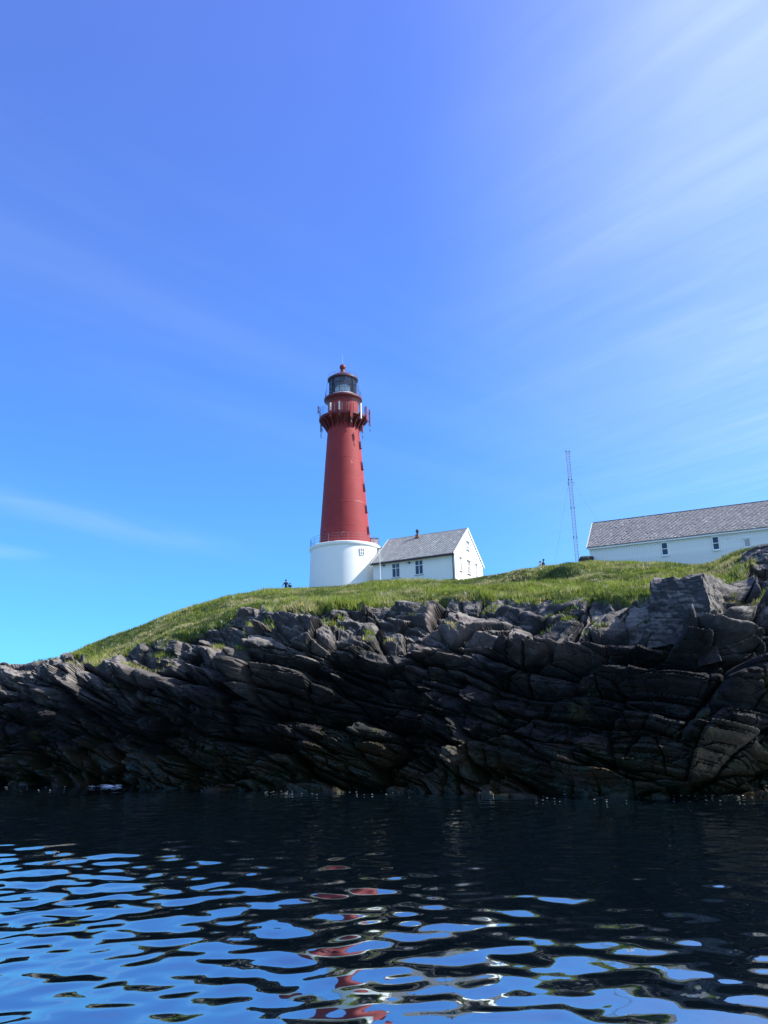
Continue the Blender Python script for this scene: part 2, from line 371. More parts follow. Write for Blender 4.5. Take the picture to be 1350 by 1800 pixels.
# ------------------------------------------------------------------ island: one swept sheet from the sea bed over the cliff to the back of the hill
ST = {   # photo column: waterline y, (rise offset m, y) x3 up the cliff, edge (offset, y), crest (distance, y)
    0:    (1378, (1.6, 1315), (3.4, 1255), (6.0, 1210), (10.5, 1183), (80, 1173)),
    60:   (1379, (1.5, 1315), (3.2, 1250), (5.8, 1200), (10.0, 1172), (78, 1161)),
    125:  (1381, (1.4, 1318), (3.0, 1250), (5.5, 1198), (9.5, 1160), (77, 1150)),
    180:  (1382, (1.3, 1320), (2.8, 1248), (5.2, 1200), (8.8, 1168), (80, 1124)),
    240:  (1384, (1.2, 1320), (2.5, 1245), (4.8, 1190), (10.0, 1140), (83, 1102)),
    300:  (1386, (1.1, 1320), (2.3, 1242), (4.6, 1174), (10., 1120), (86, 1079)),
    400:  (1388, (1.0, 1320), (2.2, 1238), (4.2, 1158), (10., 1086), (90, 1047)),
    470:  (1390, (.9, 1320), (2.0, 1234), (4.0, 1146), (10.5, 1072), (93, 1037)),
    543:  (1391, (.9, 1320), (2.0, 1230), (4.0, 1140), (11., 1062), (96, 1033)),
    606:  (1391, (.9, 1320), (2.0, 1228), (4.0, 1138), (11., 1060), (97, 1029)),
    660:  (1392, (.9, 1320), (2.0, 1226), (4.0, 1136), (11., 1060), (94, 1020)),
    720:  (1392, (.9, 1320), (2.0, 1225), (4.0, 1134), (11., 1058), (90, 1019)),
    800:  (1394, (.8, 1320), (1.9, 1224), (3.8, 1132), (11., 1052), (91, 1022)),
    850:  (1396, (.8, 1320), (1.8, 1222), (3.6, 1130), (11., 1050), (96, 1012)),
    900:  (1397, (.8, 1320), (1.8, 1220), (3.6, 1128), (11., 1052), (96, 1004)),
    960:  (1398, (.8, 1320), (1.7, 1217), (3.4, 1126), (10., 1056), (95, 994)),
    1030: (1400, (.8, 1320), (1.6, 1215), (3.2, 1120), (9., 1052), (88, 985)),
    1100: (1401, (.7, 1320), (1.5, 1215), (3.0, 1120), (8., 1058), (86, 987)),
    1180: (1402, (.7, 1320), (1.4, 1215), (3.0, 1120), (7.5, 1056), (82, 993)),
    1240: (1402, (.7, 1320), (1.5, 1215), (3.4, 1116), (7.5, 1044), (76, 994)),
    1275: (1402, (.7, 1320), (1.6, 1215), (4.0, 1114), (9., 1030), (66, 975)),
    1310: (1401, (.7, 1320), (1.8, 1215), (4.8, 1110), (13., 996), (60, 966)),
    1350: (1400, (.7, 1320), (2.0, 1215), (5.4, 1100), (14., 972), (58, 956)),
    1450: (1396, (.7, 1320), (2.2, 1215), (5.8, 1100), (15., 958), (62, 946)),
}
rows = []
for x, (yw, A, B, Cc, E, S) in ST.items():
    v = ray(x, yw); rw = -EYE[2]/v[2]; col = []
    for dr, y in ((0, yw), A, B, Cc, E):
        p = at(x, y, rw+dr); col.append((math.atan2(p[0], p[1]), rw+dr, 0. if dr == 0 else p[2]))
    p = at(x, S[1], S[0]); az = math.atan2(p[0], p[1])
    re, ze = col[-1][1:]; rm = re+(S[0]-re)*.5; zm = ze+(p[2]-ze)*.47
    col.append((az, rm, zm)); col.append((az, S[0], p[2]))
    col.append((az, S[0]+28, max(p[2]+.1, 17.0 if x > 1200 else 0))); col.append((az, S[0]+70, -2.))
    a0 = col[0]; col.insert(0, (a0[0], a0[1]-4, -2.5))
    rows.append(col)
K = len(rows[0])
def ext(col, daz, fr, fz): return [(c[0]+daz, c[1]*fr, c[2]*(fz if c[2] > 0 else 1)) for c in col]
rows = [ext(rows[0], rad(-25), 1.45, .5), ext(rows[0], rad(-9), 1.15, .8)]+rows+[ext(rows[-1], rad(5), 1.06, 1.0), ext(rows[-1], rad(22), 1.25, .9)]
rows = np.array(rows)                                   # station, k, (az, r, z)
AZ = np.concatenate([np.linspace(rad(-46), rad(-27.3), 60)[:-1], np.linspace(rad(-27.3), rad(27), 1240), np.linspace(rad(27), rad(42), 60)[1:]])
KR = np.stack([np.interp(AZ, rows[:, k, 0], rows[:, k, 1]) for k in range(K)])
KZ = np.stack([np.interp(AZ, rows[:, k, 0], rows[:, k, 2]) for k in range(K)])
KR, KZ = blur(KR, 22, 1), blur(KZ, 14, 1)
SUBD = [8, 62, 66, 70, 80, 70, 60, 26, 14]              # vertices along each stretch of the profile
vs = np.concatenate([k+np.arange(n)/n for k, n in enumerate(SUBD)]+[[K-1.]])
BR = np.stack([np.interp(vs, np.arange(K), KR[:, c]) for c in range(len(AZ))], 1)
BZ = np.stack([np.interp(vs, np.arange(K), KZ[:, c]) for c in range(len(AZ))], 1)
BR, BZ = blur(BR, 14, 0), blur(BZ, 14, 0)
X, Y, Z = BR*np.sin(AZ), BR*np.cos(AZ), BZ
B = np.stack([X, Y, Z], -1)
def normals(B):
    du = np.gradient(B, axis=1); dv = np.gradient(B, axis=0); n = np.cross(du, dv); n /= np.linalg.norm(n, axis=-1, keepdims=True)+1e-9
    return n
n0 = blur(blur(normals(B), 12, 0), 12, 1); n0[..., 2] = np.maximum(n0[..., 2], .05); n0 /= np.linalg.norm(n0, axis=-1, keepdims=True)
VV = np.repeat(vs[:, None], len(AZ), 1)
# rock or turf
left_rock = 2.6*(1-sst(rad(-22.5), rad(-19.0), np.repeat(AZ[None, :], len(vs), 0)+.02*fbm(X*.2, Y*.2, Z*.2, 2)))
edge_n = -left_rock+fbm(X*.10, Y*.10, Z*.10+3, 3)*.30+fbm(X*.45, Y*.45, Z*.45, 3)*.22+fbm(X*1.3, Y*1.3, Z*1.3, 2)*.10
rk = VV-5.0+edge_n                                       # below zero: rock
rockness = 1-sst(-.06, .10, rk)
# bedding coordinates
nb = np.array([.27, -.36, .89]); nb /= np.linalg.norm(nb)
tb = np.array([.93, 0, -.32]); tb /= np.linalg.norm(tb)
cx_, cy_ = KR[1]*np.sin(AZ), KR[1]*np.cos(AZ)            # distance walked along the shore, so that the beds dip the same way all along it
along = blur(np.concatenate([[0], np.cumsum(np.hypot(np.diff(cx_), np.diff(cy_)))]), 30, 0)
along = np.repeat((along-along[len(AZ)//2])[None, :], len(vs), 0); outw = KR[1][None, :]-BR
dip = .20+.12*fbm(along*.05, 0*along, 0*along+3, 2)
warp = fbm(X*.06, Y*.06, Z*.06, 3)*1.7+fbm(X*.3, Y*.3, Z*.3+9, 3)*.28
Wc = dip*along+.13*outw+.95*Z+warp
fj = (along*.86+Z*.55+outw*.3+fbm(X*.2, Y*.2, Z*.2+50, 3)*1.6)/6.5; fj = fj+.35*np.sin(fj*2.3); Jf = np.floor(fj); ffr = fj-Jf   # steep faults shift the beds
fj2 = (-along*.45+Z*.9-outw*.2+fbm(X*.25, Y*.25, Z*.25+80, 3)*1.2)/5.2; Jf2 = np.floor(fj2); ffr2 = fj2-Jf2
Wc = Wc+(hsh(Jf, 1, 7)-.5)*2.4+(hsh(Jf, 2, 7)-.5)*.22*(fj-Jf-.5)*6.5+(hsh(Jf2, 1, 9)-.5)*1.0
fault = (hsh(Jf, 4, 7)-.5)*1.1+(hsh(Jf2, 4, 9)-.5)*.7-.5*np.exp(-(np.minimum(ffr, 1-ffr)*6.5/.10)**2)-.35*np.exp(-(np.minimum(ffr2, 1-ffr2)*5.2/.07)**2)
Sc = along*.96-.25*Z+outw*.3+fbm(X*.15+5, Y*.15, Z*.15, 3)*1.2
def beds(T, Ln, A, seed, crack=.05, gap=.06):
    w = Wc/T+.35*fbm(Sc*.12/T, Wc*.05, np.full_like(Sc, seed), 2); i = np.floor(w); fw = w-i
    s = Sc/Ln+hsh(i, 3, seed)*9.1+.25*fw*(hsh(i, 5, seed)-.5); j = np.floor(s); fs = s-j
    r = hsh(i, j, seed); tl = hsh(i, j, seed+31); sk = hsh(i, j, seed+57)-.5
    sp = .55+.33*hsh(i, j, seed+77); lip = np.where(fw < sp, (fw/sp)**1.25, np.maximum(1-(fw-sp)/(1-sp), 0)**1.1)
    d = r*.75+1.15*lip*(.3+.7*tl)+(fs-.5)*sk*.9
    e = np.minimum(fs, 1-fs)*Ln
    d = d-.55*np.exp(-(e/crack)**2)*(hsh(i, j+1, seed+9) > .35)-.45*np.exp(-(fw*T/gap)**2)
    return A*(d-.75)
def facets(ls, lw, A, tilt, seed):
    a, b = Sc/ls, Wc/lw; ia, ib = np.floor(a), np.floor(b); best = np.full(a.shape, 9.); out = np.zeros(a.shape); sec = np.full(a.shape, 9.)
    for da in (-1, 0, 1):
        for db in (-1, 0, 1):
            ca, cb = ia+da, ib+db
            qa = a-ca-.5-.8*(hsh(ca, cb, seed)-.5); qb = b-cb-.5-.8*(hsh(ca, cb, seed+1)-.5)
            d = qa*qa+qb*qb
            v = hsh(ca, cb, seed+2)+tilt*(qa*(hsh(ca, cb, seed+3)-.62)*2+qb*(hsh(ca, cb, seed+4)-.15)*1.5)
            m = d < best; sec = np.where(m, best, np.minimum(sec, d)); out = np.where(m, v, out); best = np.where(m, d, best)
    crack = np.exp(-((np.sqrt(sec)-np.sqrt(best))/.05)**2)
    return A*(out-.5-.25*crack)
low = fbm(X*.09, Y*.09, Z*.11+20, 3)*1.7
fine = fbm(X*1.1, Y*1.1, Z*1.6, 4)*.22+fbm(X*4, Y*4, Z*5, 3)*.06
thin = sst(-.25, .35, fbm(X*.12+30, Y*.12, Z*.2, 3))
chaos = 1-sst(2.2, 3.4, VV+.9*fbm(X*.12, Y*.12, Z*.2+60, 3))
D = low*.8+fault*(1-.5*sst(4.2, 5, VV))+chaos*(facets(2.6, 2.0, 1.0, 1.3, 130)+.6*fbm(X*.4, Y*.4, Z*.5, 3))+(1-.35*chaos)*beds(2.4, 8.0, 1.05, 1, .10, .12)+facets(5.5, 2.1, 1.25, .7, 70)+beds(1.2, 5.0, .76, 2, .06, .07)*(1+.55*sst(2.6, 3.6, VV)-.5*chaos)+facets(2.4, .7, .55, .7, 90)+(.2+.8*thin)*beds(.36, 2.0, .17, 3, .03, .03)+facets(.7, .22, .16, .9, 110)+fine
top_ = sst(4.1, 5.0, VV); D = D*(1-.40*top_)-.30*top_
D = np.where(VV > 4.3, np.minimum(D, 1.2-.75*top_+.3*fbm(X*.5, Y*.5, Z*.5, 3)), D)
D = D*np.where(D > 0, .55+.45*sst(1.0, 2.2, VV), 1)
inside = sst(0.9, 1.3, VV)
turf_d = fbm(X*.14, Y*.10, Z*.1, 3)*.75+fbm(X*.5, Y*.35, Z*.5, 3)*.40+fbm(X*1.6, Y*1.2, Z*1.5, 2)*.14
pxz = np.degrees(AZ)[None, :]; bank = sst(7.0, 9.5, pxz)*(1-sst(12.5, 14.5, pxz))
bank_v = 6.08+.10*fbm(X*.3, Y*0, Z*0+4, 2)
turf_d = turf_d+bank*.85*sst(bank_v-.03, bank_v+.03, VV)*(1-sst(6.2, 6.6, VV))-bank*.25*np.exp(-((VV-bank_v+.08)/.08)**2)
bush = np.exp(-((pxz-19.0)/1.1)**2)*np.exp(-((VV-6.72)/.10)**2); turf_d = turf_d+.7*bush
far_in = 1-sst(6.6, 7.0, VV)*.85                         # keep the building ground even
crest_in = 1-.75*np.exp(-((VV-7)/.35)**2)
D = (rockness*D+(1-rockness)*turf_d*crest_in)*far_in*np.where(VV > 8, .3, 1)
nd = n0*np.array([1, 1, .42]); nd /= np.linalg.norm(nd, axis=-1, keepdims=True)
nd = np.where((rockness > .5)[..., None], nd, n0); nd = blur(blur(nd, 3, 0), 3, 1)
P = B+nd*D[..., None]
nr, nc = VV.shape
idx = np.arange(nr*nc).reshape(nr, nc)
quads = np.stack([idx[:-1, :-1], idx[:-1, 1:], idx[1:, 1:], idx[1:, :-1]], -1)
rq = (rk[:-1, :-1]+rk[1:, 1:])/2 < .02
pnrm = normals(P); bedn = np.stack([.16+0*Z, -.16+0*Z, .97+0*Z], -1); lit_weath = sst(.25, .85, (pnrm*bedn).sum(-1))   # weathered bedding planes pale, broken edges dark; lit-top contrast put into the colour
TONE = np.stack([lit_weath, hsh(np.floor(Wc/2.4*2.61), np.floor(Sc/5), 5), 0*lit_weath, 1+0*lit_weath], -1).reshape(-1, 4)
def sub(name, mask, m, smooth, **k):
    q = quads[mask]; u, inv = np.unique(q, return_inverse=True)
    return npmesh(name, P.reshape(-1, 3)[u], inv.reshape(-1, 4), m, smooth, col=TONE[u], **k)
# weathered blocks standing proud of the cliff face: six-sided, split along the bedding
def rock_block(c8, n=34, seed=1, rough=.16, groove=.10):
    """corners as (photo x, photo y, distance): front top-left, top-right, bottom-right, bottom-left, then the same four at the back"""
    c = np.array([at(*q) for q in c8])
    V, F = [], []
    for q in ((0, 1, 2, 3), (1, 5, 6, 2), (4, 0, 3, 7), (4, 5, 1, 0), (3, 2, 6, 7), (5, 4, 7, 6)):
        a, b = np.meshgrid(np.linspace(0, 1, n), np.linspace(0, 1, n)); a, b = a[..., None], b[..., None]
        p = c[q[0]]*(1-a)*(1-b)+c[q[1]]*a*(1-b)+c[q[2]]*a*b+c[q[3]]*(1-a)*b
        o = len(V)*n*n; i = np.arange(n*n).reshape(n, n)+o
        V.append(p.reshape(-1, 3)); F.append(np.stack([i[:-1, :-1], i[1:, :-1], i[1:, 1:], i[:-1, 1:]], -1).reshape(-1, 4))
    V, F = np.concatenate(V), np.concatenate(F); ctr = V.mean(0)
    x, y, z = V.T; w = .2*x-.1*y+.97*z; s_ = x*tb[0]+y*.35+z*tb[2]
    wv = w/.62+.28*pn(x*.6, y*.6, z*.6+seed); i = np.floor(wv); f = wv-i; sv = s_/1.1+hsh(i, 2, seed)*5; fs_ = sv-np.floor(sv)
    e = hsh(i, np.floor(sv), seed)*1.1+.3*f-.6-.7*np.exp(-(f/.10)**2)-.6*np.exp(-(np.minimum(fs_, 1-fs_)/.05)**2)
    r = groove*e+rough*(fbm(x*.9, y*.9, z*.9+seed, 3)+.5*fbm(x*3.1, y*3.1, z*3.1+seed, 3))
    d = V-ctr; d /= np.linalg.norm(d, axis=1)[:, None]
    k = np.round(V, 3); _, inv = np.unique(k, axis=0, return_inverse=True)
    Vd = V+d*r[:, None]; fn = np.cross(Vd[F[:, 2]]-Vd[F[:, 0]], Vd[F[:, 3]]-Vd[F[:, 1]]); fn /= np.linalg.norm(fn, axis=1)[:, None]+1e-9
    vn = np.zeros_like(Vd)
    for c_ in range(4): np.add.at(vn, F[:, c_], fn)
    vn /= np.linalg.norm(vn, axis=1)[:, None]+1e-9; wv_ = np.maximum(sst(.3, .85, np.abs(vn @ np.array([.16, -.16, .97]))*(vn[:, 2] > 0)), .9*sst(.4, .8, vn[:, 0]))  # pale tone on tops; sun-side faces tinted paler as if lit
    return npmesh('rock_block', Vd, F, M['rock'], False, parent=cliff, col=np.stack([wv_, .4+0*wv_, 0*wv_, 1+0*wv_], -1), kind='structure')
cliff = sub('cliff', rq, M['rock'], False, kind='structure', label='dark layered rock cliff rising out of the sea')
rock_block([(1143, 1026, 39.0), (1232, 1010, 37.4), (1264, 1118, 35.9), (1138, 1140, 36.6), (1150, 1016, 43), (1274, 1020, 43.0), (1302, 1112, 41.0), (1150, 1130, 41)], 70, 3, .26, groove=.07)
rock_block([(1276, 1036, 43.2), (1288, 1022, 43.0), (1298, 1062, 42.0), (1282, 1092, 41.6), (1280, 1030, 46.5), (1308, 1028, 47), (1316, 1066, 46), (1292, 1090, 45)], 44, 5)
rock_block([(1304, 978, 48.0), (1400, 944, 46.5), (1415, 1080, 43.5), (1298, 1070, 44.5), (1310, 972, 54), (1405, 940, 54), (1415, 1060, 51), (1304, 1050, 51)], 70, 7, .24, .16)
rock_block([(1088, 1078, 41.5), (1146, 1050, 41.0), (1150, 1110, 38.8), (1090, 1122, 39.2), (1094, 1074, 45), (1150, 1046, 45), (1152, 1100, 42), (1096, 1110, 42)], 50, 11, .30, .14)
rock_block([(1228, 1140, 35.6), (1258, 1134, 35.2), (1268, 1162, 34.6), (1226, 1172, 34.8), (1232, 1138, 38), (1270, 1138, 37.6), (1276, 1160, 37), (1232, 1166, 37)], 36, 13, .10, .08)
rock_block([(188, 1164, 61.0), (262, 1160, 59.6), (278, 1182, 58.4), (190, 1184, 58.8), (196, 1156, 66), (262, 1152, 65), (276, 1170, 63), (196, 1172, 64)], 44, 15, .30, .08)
hill = sub('grassy_hill', ~rq, M['turf'], True, kind='structure', label='green turf slope above the cliff')
def ground_z(x, y):
    a = math.atan2(x, y); r = math.hypot(x, y); c = int(np.argmin(abs(AZ-a))); lo = int(np.searchsorted(vs, 5.0))
    rr = np.hypot(P[lo:, c, 0], P[lo:, c, 1]); o = np.argsort(rr); return float(np.interp(r, rr[o], P[lo:, c, 2][o]))

# ------------------------------------------------------------------ grass blades
def grow():
    spill = rq & (rk[:-1, :-1] > -.9) & (pnrm[:-1, :-1, 2] > .62) & (fbm(X*.5, Y*.5, Z*.5+90, 3)[:-1, :-1] > .2)
    qs = np.argwhere((~rq | spill) & (VV[:-1, :-1] < 7.7) & (np.abs(AZ[:-1]) < rad(29))[None, :])
    p0 = P[qs[:, 0], qs[:, 1]]; p1 = P[qs[:, 0], qs[:, 1]+1]; p2 = P[qs[:, 0]+1, qs[:, 1]]; p3 = P[qs[:, 0]+1, qs[:, 1]+1]
    ar = np.linalg.norm(np.cross(p1-p0, p2-p0), axis=1)
    n = 66000
    rr = np.hypot(p0[:, 0], p0[:, 1]); wt = ar*(60/rr)**1.5
    ch = rng.choice(len(qs), n, p=wt/wt.sum())
    u, v = rng.random((2, n, 1)); o = p0[ch]*(1-u)*(1-v)+p1[ch]*u*(1-v)+p2[ch]*(1-u)*v+p3[ch]*u*v
    lush = fbm(o[:, 0]*.13, o[:, 1]*.09, o[:, 2]*.1+40, 3)+.35*fbm(o[:, 0]*.7, o[:, 1]*.7, o[:, 2], 2)
    dry = fbm(o[:, 0]*.22+70, o[:, 1]*.14, o[:, 2]*.2, 3)+.5*fbm(o[:, 0]*1.4, o[:, 1]*1.4, o[:, 2]+8, 2)
    green, deep, straw = np.array([.235, .285, .045]), np.array([.055, .09, .018]), np.array([.46, .40, .20])
    c = deep+(green-deep)*sst(-.35, .35, lush)[:, None]
    c = c+(straw-c)*(sst(-.08, .45, dry)*.85)[:, None]
    c *= (rng.uniform(.7, 1.35, (n, 1))*(1+.35*fbm(o[:, 0]*2.2, o[:, 1]*1.5, o[:, 2]+30, 2))[:, None])
    fl = rng.random(n) < .02; c[fl] = np.where(rng.random((fl.sum(), 1)) < .6, [[.62, .60, .50]], [[.60, .50, .10]])
    hgt = (.13+.20*sst(-.2, .4, lush)+.28*sst(.42, .75, lush)+.08*rng.random(n))*np.where(dry > .2, .9, 1)
    k = 5
    a = rng.uniform(0, 2*np.pi, (n, k)); rd = rng.uniform(0, .10, (n, k)); ln = rng.uniform(.15, .75, (n, k)); fa = rng.uniform(0, 2*np.pi, (n, k))
    h = hgt[:, None]*rng.uniform(.6, 1.15, (n, k)); wd = rng.uniform(.018, .04, (n, k))
    base = o[:, None, :]+np.stack([rd*np.cos(a), rd*np.sin(a), np.full_like(a, -.03)], -1)
    side = np.stack([np.cos(fa)*wd, np.sin(fa)*wd, 0*wd], -1)
    tip = base+np.stack([np.cos(a)*ln*h, np.sin(a)*ln*h, h+.03], -1)
    V = np.stack([base-side, base+side, tip], 2).reshape(-1, 3)
    cc = np.repeat(c[:, None, :], k, 1)*rng.uniform(.85, 1.15, (n, k, 1))
    cc = np.repeat(cc[:, :, None, :], 3, 2).reshape(-1, 3); cc = np.concatenate([np.clip(cc, 0, .8), np.ones((len(cc), 1))], 1)
    npmesh('grass', V, np.arange(len(V)).reshape(-1, 3), M['grass'], False, col=cc, kind='stuff', label='rough green and straw coloured grass on the slope')
grow()

# ------------------------------------------------------------------ sea
def make_sea():
    az = np.concatenate([np.linspace(-math.pi, rad(-30), 60)[:-1], np.linspace(rad(-30), rad(30), 900), np.linspace(rad(30), math.pi, 60)[1:]])
    r = np.concatenate([[.6, 2, 3.5, 4.5], np.geomspace(5.2, 70, 760), np.geomspace(75, 9000, 24)])
    Rg, Ag = np.meshgrid(r, az, indexing='ij'); x, y = Rg*np.sin(Ag), Rg*np.cos(Ag)
    g = np.random.default_rng(21); z = np.zeros_like(x)
    n = 120; lam = np.exp(g.uniform(math.log(.17), math.log(2.8), n)); th = rad(-8)+g.normal(0, rad(56), n)
    slope = np.exp(-((np.log(lam)-math.log(.68))/.95)**2); slope *= g.uniform(.4, 1.4, n)
    slope *= .095/np.sqrt((slope**2/2).sum())
    for l, t, s, ph in zip(lam, th, slope, g.uniform(0, 6.28, n)):
        k = 2*math.pi/l; dist = 1-sst(.45, 1.0, .0164*Rg/l)
        z += s/k*dist*np.sin(k*(x*math.sin(t)+y*math.cos(t))+ph)
    z *= (1-sst(70, 160, Rg))
    patch = (.84+.75*fbm(x*.09, y*.05, 0*x+2, 2))*(1-.45*sst(8, 24, Rg)); z *= patch
    z[0] = z[0].mean()
    i = np.arange(x.size).reshape(x.shape)
    q = np.stack([i[:-1, :-1], i[1:, :-1], i[1:, 1:], i[:-1, 1:]], -1).reshape(-1, 4)
    V = np.stack([x, y, z], -1).reshape(-1, 3)
    npmesh('sea', V, q[:, ::-1] if False else q, M['water'], True, kind='structure', label='dark rippled sea water')
make_sea()
#@@BUILDINGS
# ------------------------------------------------------------------ shared building pieces
def slate_mat(name, base, dark):
    m = mat(name, base, .55, .5); t = m.node_tree; b = t.nodes['Principled BSDF']
    a = t.nodes.new('ShaderNodeAttribute'); a.attribute_name = 'tone'; tc_ = t.nodes.new('ShaderNodeTexCoord')
    n = t.nodes.new('ShaderNodeTexNoise'); n.inputs['Scale'].default_value = 1.3; n.inputs['Detail'].default_value = 7; n.inputs['Roughness'].default_value = .7
    t.links.new(tc_.outputs['Object'], n.inputs['Vector'])
    r = t.nodes.new('ShaderNodeValToRGB'); t.links.new(n.outputs['Fac'], r.inputs[0]); e = r.color_ramp.elements
    e[0].position, e[0].color = .32, (*dark, 1); e[1].position, e[1].color = .66, (*base, 1)
    mx = t.nodes.new('ShaderNodeMix'); mx.data_type = 'RGBA'; mx.blend_type = 'MULTIPLY'; mx.inputs[0].default_value = 1
    t.links.new(r.outputs[0], mx.inputs[6]); t.links.new(a.outputs['Color'], mx.inputs[7]); t.links.new(mx.outputs[2], b.inputs['Base Color'])
    return m
M['slate'] = slate_mat('grey_green_slate', (.35, .355, .32), (.24, .245, .22))
M['slate2'] = slate_mat('violet_grey_slate', (.29, .275, .255), (.19, .18, .168))
def slates(name, parent, o, u, v, Lu, Lv, m, w=.31, h=.36, missing=0., seed=1, **k):
    """diamond slates on a roof slope: o = upper corner, u along the ridge, v down the slope (unit vectors)"""
    g = np.random.default_rng(seed); o, u, v = (np.array(q, float) for q in (o, u, v)); n = np.cross(u, v)
    if n[2] < 0: n = -n
    V, F, T = [], [], []
    nv, nu = int(Lv/(h/2)), int(Lu/w)
    for j in range(nv+1):
        for i in range(nu+1):
            a, b = (i+.5*(j % 2))*w, j*h/2
            if a > Lu+.01: continue
            low = b/Lv
            if missing and g.random() < missing*(.25+2.2*low**4)*(1.6 if math.sin(a*.9+seed)+math.sin(a*2.3) > .6 else .5): continue
            q = w/2*1.10; r_ = h/2*1.16; tz = g.normal(0, .004)
            sl = g.random() < .015*(1+2*missing*20); dv = g.uniform(.02, .12) if sl else 0
            pts = [(a, max(b-r_, 0), .004+tz), (min(a+q, Lu), b, .006+tz), (a, min(b+r_, Lv+.04)+dv, .058+tz), (max(a-q, 0), b, .056+tz)]
            c = len(V); top = [o+u*x+v*y+n*z for x, y, z in pts]; bot = [p-n*.05 for p in top[2:]]+[top[1]-n*.006]
            V += top+bot; F += [(c, c+1, c+2, c+3), (c+3, c+2, c+4, c+5), (c+2, c+1, c+6, c+4)]
            t = g.uniform(.82, 1.10) if g.random() > .07 else g.uniform(1.15, 1.6)
            T += [(t, t*g.uniform(.98, 1.02), t, 1)]*7
    return npmesh(name, np.array(V), np.array(F), m, False, parent=parent, col=np.array(T), kind='stuff', **k)
def window(parent, o, ax, an, w, h, cols, rowsz, mframe, mpane, sill=True, hood=False, depth=.07, fr=.07, msill=None, label=None):
    """o: lower corner on the wall face; ax along the wall, an outward; rowsz: pane heights as fractions from the bottom"""
    o, ax, an = (np.array(q, float) for q in (o, ax, an)); up = np.array([0, 0, 1.])
    B_ = lambda mb, a0, a1, z0, z1, d0, d1: mb.obox(o+ax*(a0+a1)/2+up*(z0+z1)/2+an*(d0+d1)/2, ax*(a1-a0)/2, an*(d1-d0)/2, up*(z1-z0)/2)
    f = MB(); B_(f, -fr, 0, -fr, h+fr, -.02, depth); B_(f, w, w+fr, -fr, h+fr, -.02, depth)
    B_(f, 0, w, h, h+fr, -.02, depth); B_(f, 0, w, -fr, 0, -.02, depth)
    cw = w/cols
    for i in range(1, cols): B_(f, i*cw-.035, i*cw+.035, 0, h, -.02, depth-.012)
    z = 0; zs = [0]
    for q in rowsz: z += q*h; zs.append(z)
    for q in zs[1:-1]: B_(f, 0, w, q-.035, q+.035, -.02, depth-.02)
    fo = f.build('window', mframe, parent, label=label)
    for i in range(cols):
        for a, b in zip(zs[:-1], zs[1:]):
            p = MB(); B_(p, i*cw+.02, (i+1)*cw-.02, a+.02, b-.02, -.015, .018); p.build('pane', mpane, fo)
    if sill:
        q = MB(); B_(q, -.12, w+.12, -fr-.06, -fr-.003, .0, depth+.07); q.build('sill', msill or mframe, fo)
    if hood:
        q = MB(); B_(q, -.13, w+.13, h+fr+.003, h+fr+.07, .0, depth+.09); q.build('hood', msill or mframe, fo)
    return fo

# ------------------------------------------------------------------ lighthouse
LX, LY, LZ = -5.09, 102.87, 20.0
lh = empty('lighthouse', (LX, LY, LZ), label='tall red iron lighthouse on a round white base above the cliff', cat='lighthouse')
z_ = lambda z: z-LZ
def pol(R, th, z): return np.array([R*math.sin(th), -R*math.cos(th), z_(z)])   # th from the seaward side towards the right
MB().lathe([(4.6, -1.5), (4.56, z_(20.9)), (4.40, z_(25.24))], 96).build('base_wall', M['white'], lh, True)
MB().lathe([(4.40, z_(25.245)), (4.52, z_(25.36)), (4.56, z_(25.45)), (4.56, z_(25.70)), (4.48, z_(25.76)), (3.2, z_(25.80))], 96).build('cornice', M['white'], lh, True)
shaft = [(3.30, z_(25.81)), (3.28, z_(26.2))]+[(3.28+(2.06-3.28)*t, z_(26.2+t*16.1)) for t in np.linspace(.04, 1, 24)]
MB().lathe(shaft, 96).build('tower_shaft', M['red'], lh, True)
for k, t in enumerate((.12, .31, .5, .69, .88)):
    sm = MB().lathe([(3.28-1.22*t+.002, z_(26.2+16.1*t)), (3.28-1.22*t+.016, z_(26.2+16.1*t)+.02), (3.28-1.22*t+.012, z_(26.2+16.1*t)+.07), (3.28-1.22*t-.004, z_(26.2+16.1*t)+.09)], 72, cap=False); sm.build('plate_seam', M['red'], lh, True)
MB().lathe([(2.062, z_(42.3)), (2.14, z_(42.32)), (2.2, z_(42.45)), (2.5, z_(42.8)), (2.95, z_(43.0)), (3.0, z_(43.04))], 72).build('gallery_corbel', M['redtrim'], lh, True)
MB().lathe([(2.0, z_(43.045)), (3.18, z_(43.05)), (3.24, z_(43.12)), (3.24, z_(43.36)), (3.20, z_(43.40)), (2.0, z_(43.41))], 72).build('lower_gallery', M['redtrim'], lh, True)
bk = None
for k in range(20):
    a = 2*math.pi*k/20+.1; mb = MB(); c, s_ = math.cos(a), math.sin(a); w = np.array([-s_, c, 0])*.05
    pr = [(2.07, z_(41.6)), (2.20, z_(41.6)), (2.9, z_(42.75)), (3.2, z_(43.0)), (3.2, z_(43.048)), (2.2, z_(43.04)), (2.05, z_(42.4))]
    p = np.array([(r*c, r*s_, z) for r, z in pr]); n = len(pr)
    mb.add(np.concatenate([p-w, p+w]), [tuple(range(n))[::-1], tuple(range(n, 2*n))]+[(i, (i+1) % n, n+(i+1) % n, n+i) for i in range(n)])
    mb.build('bracket', M['redtrim'], lh)
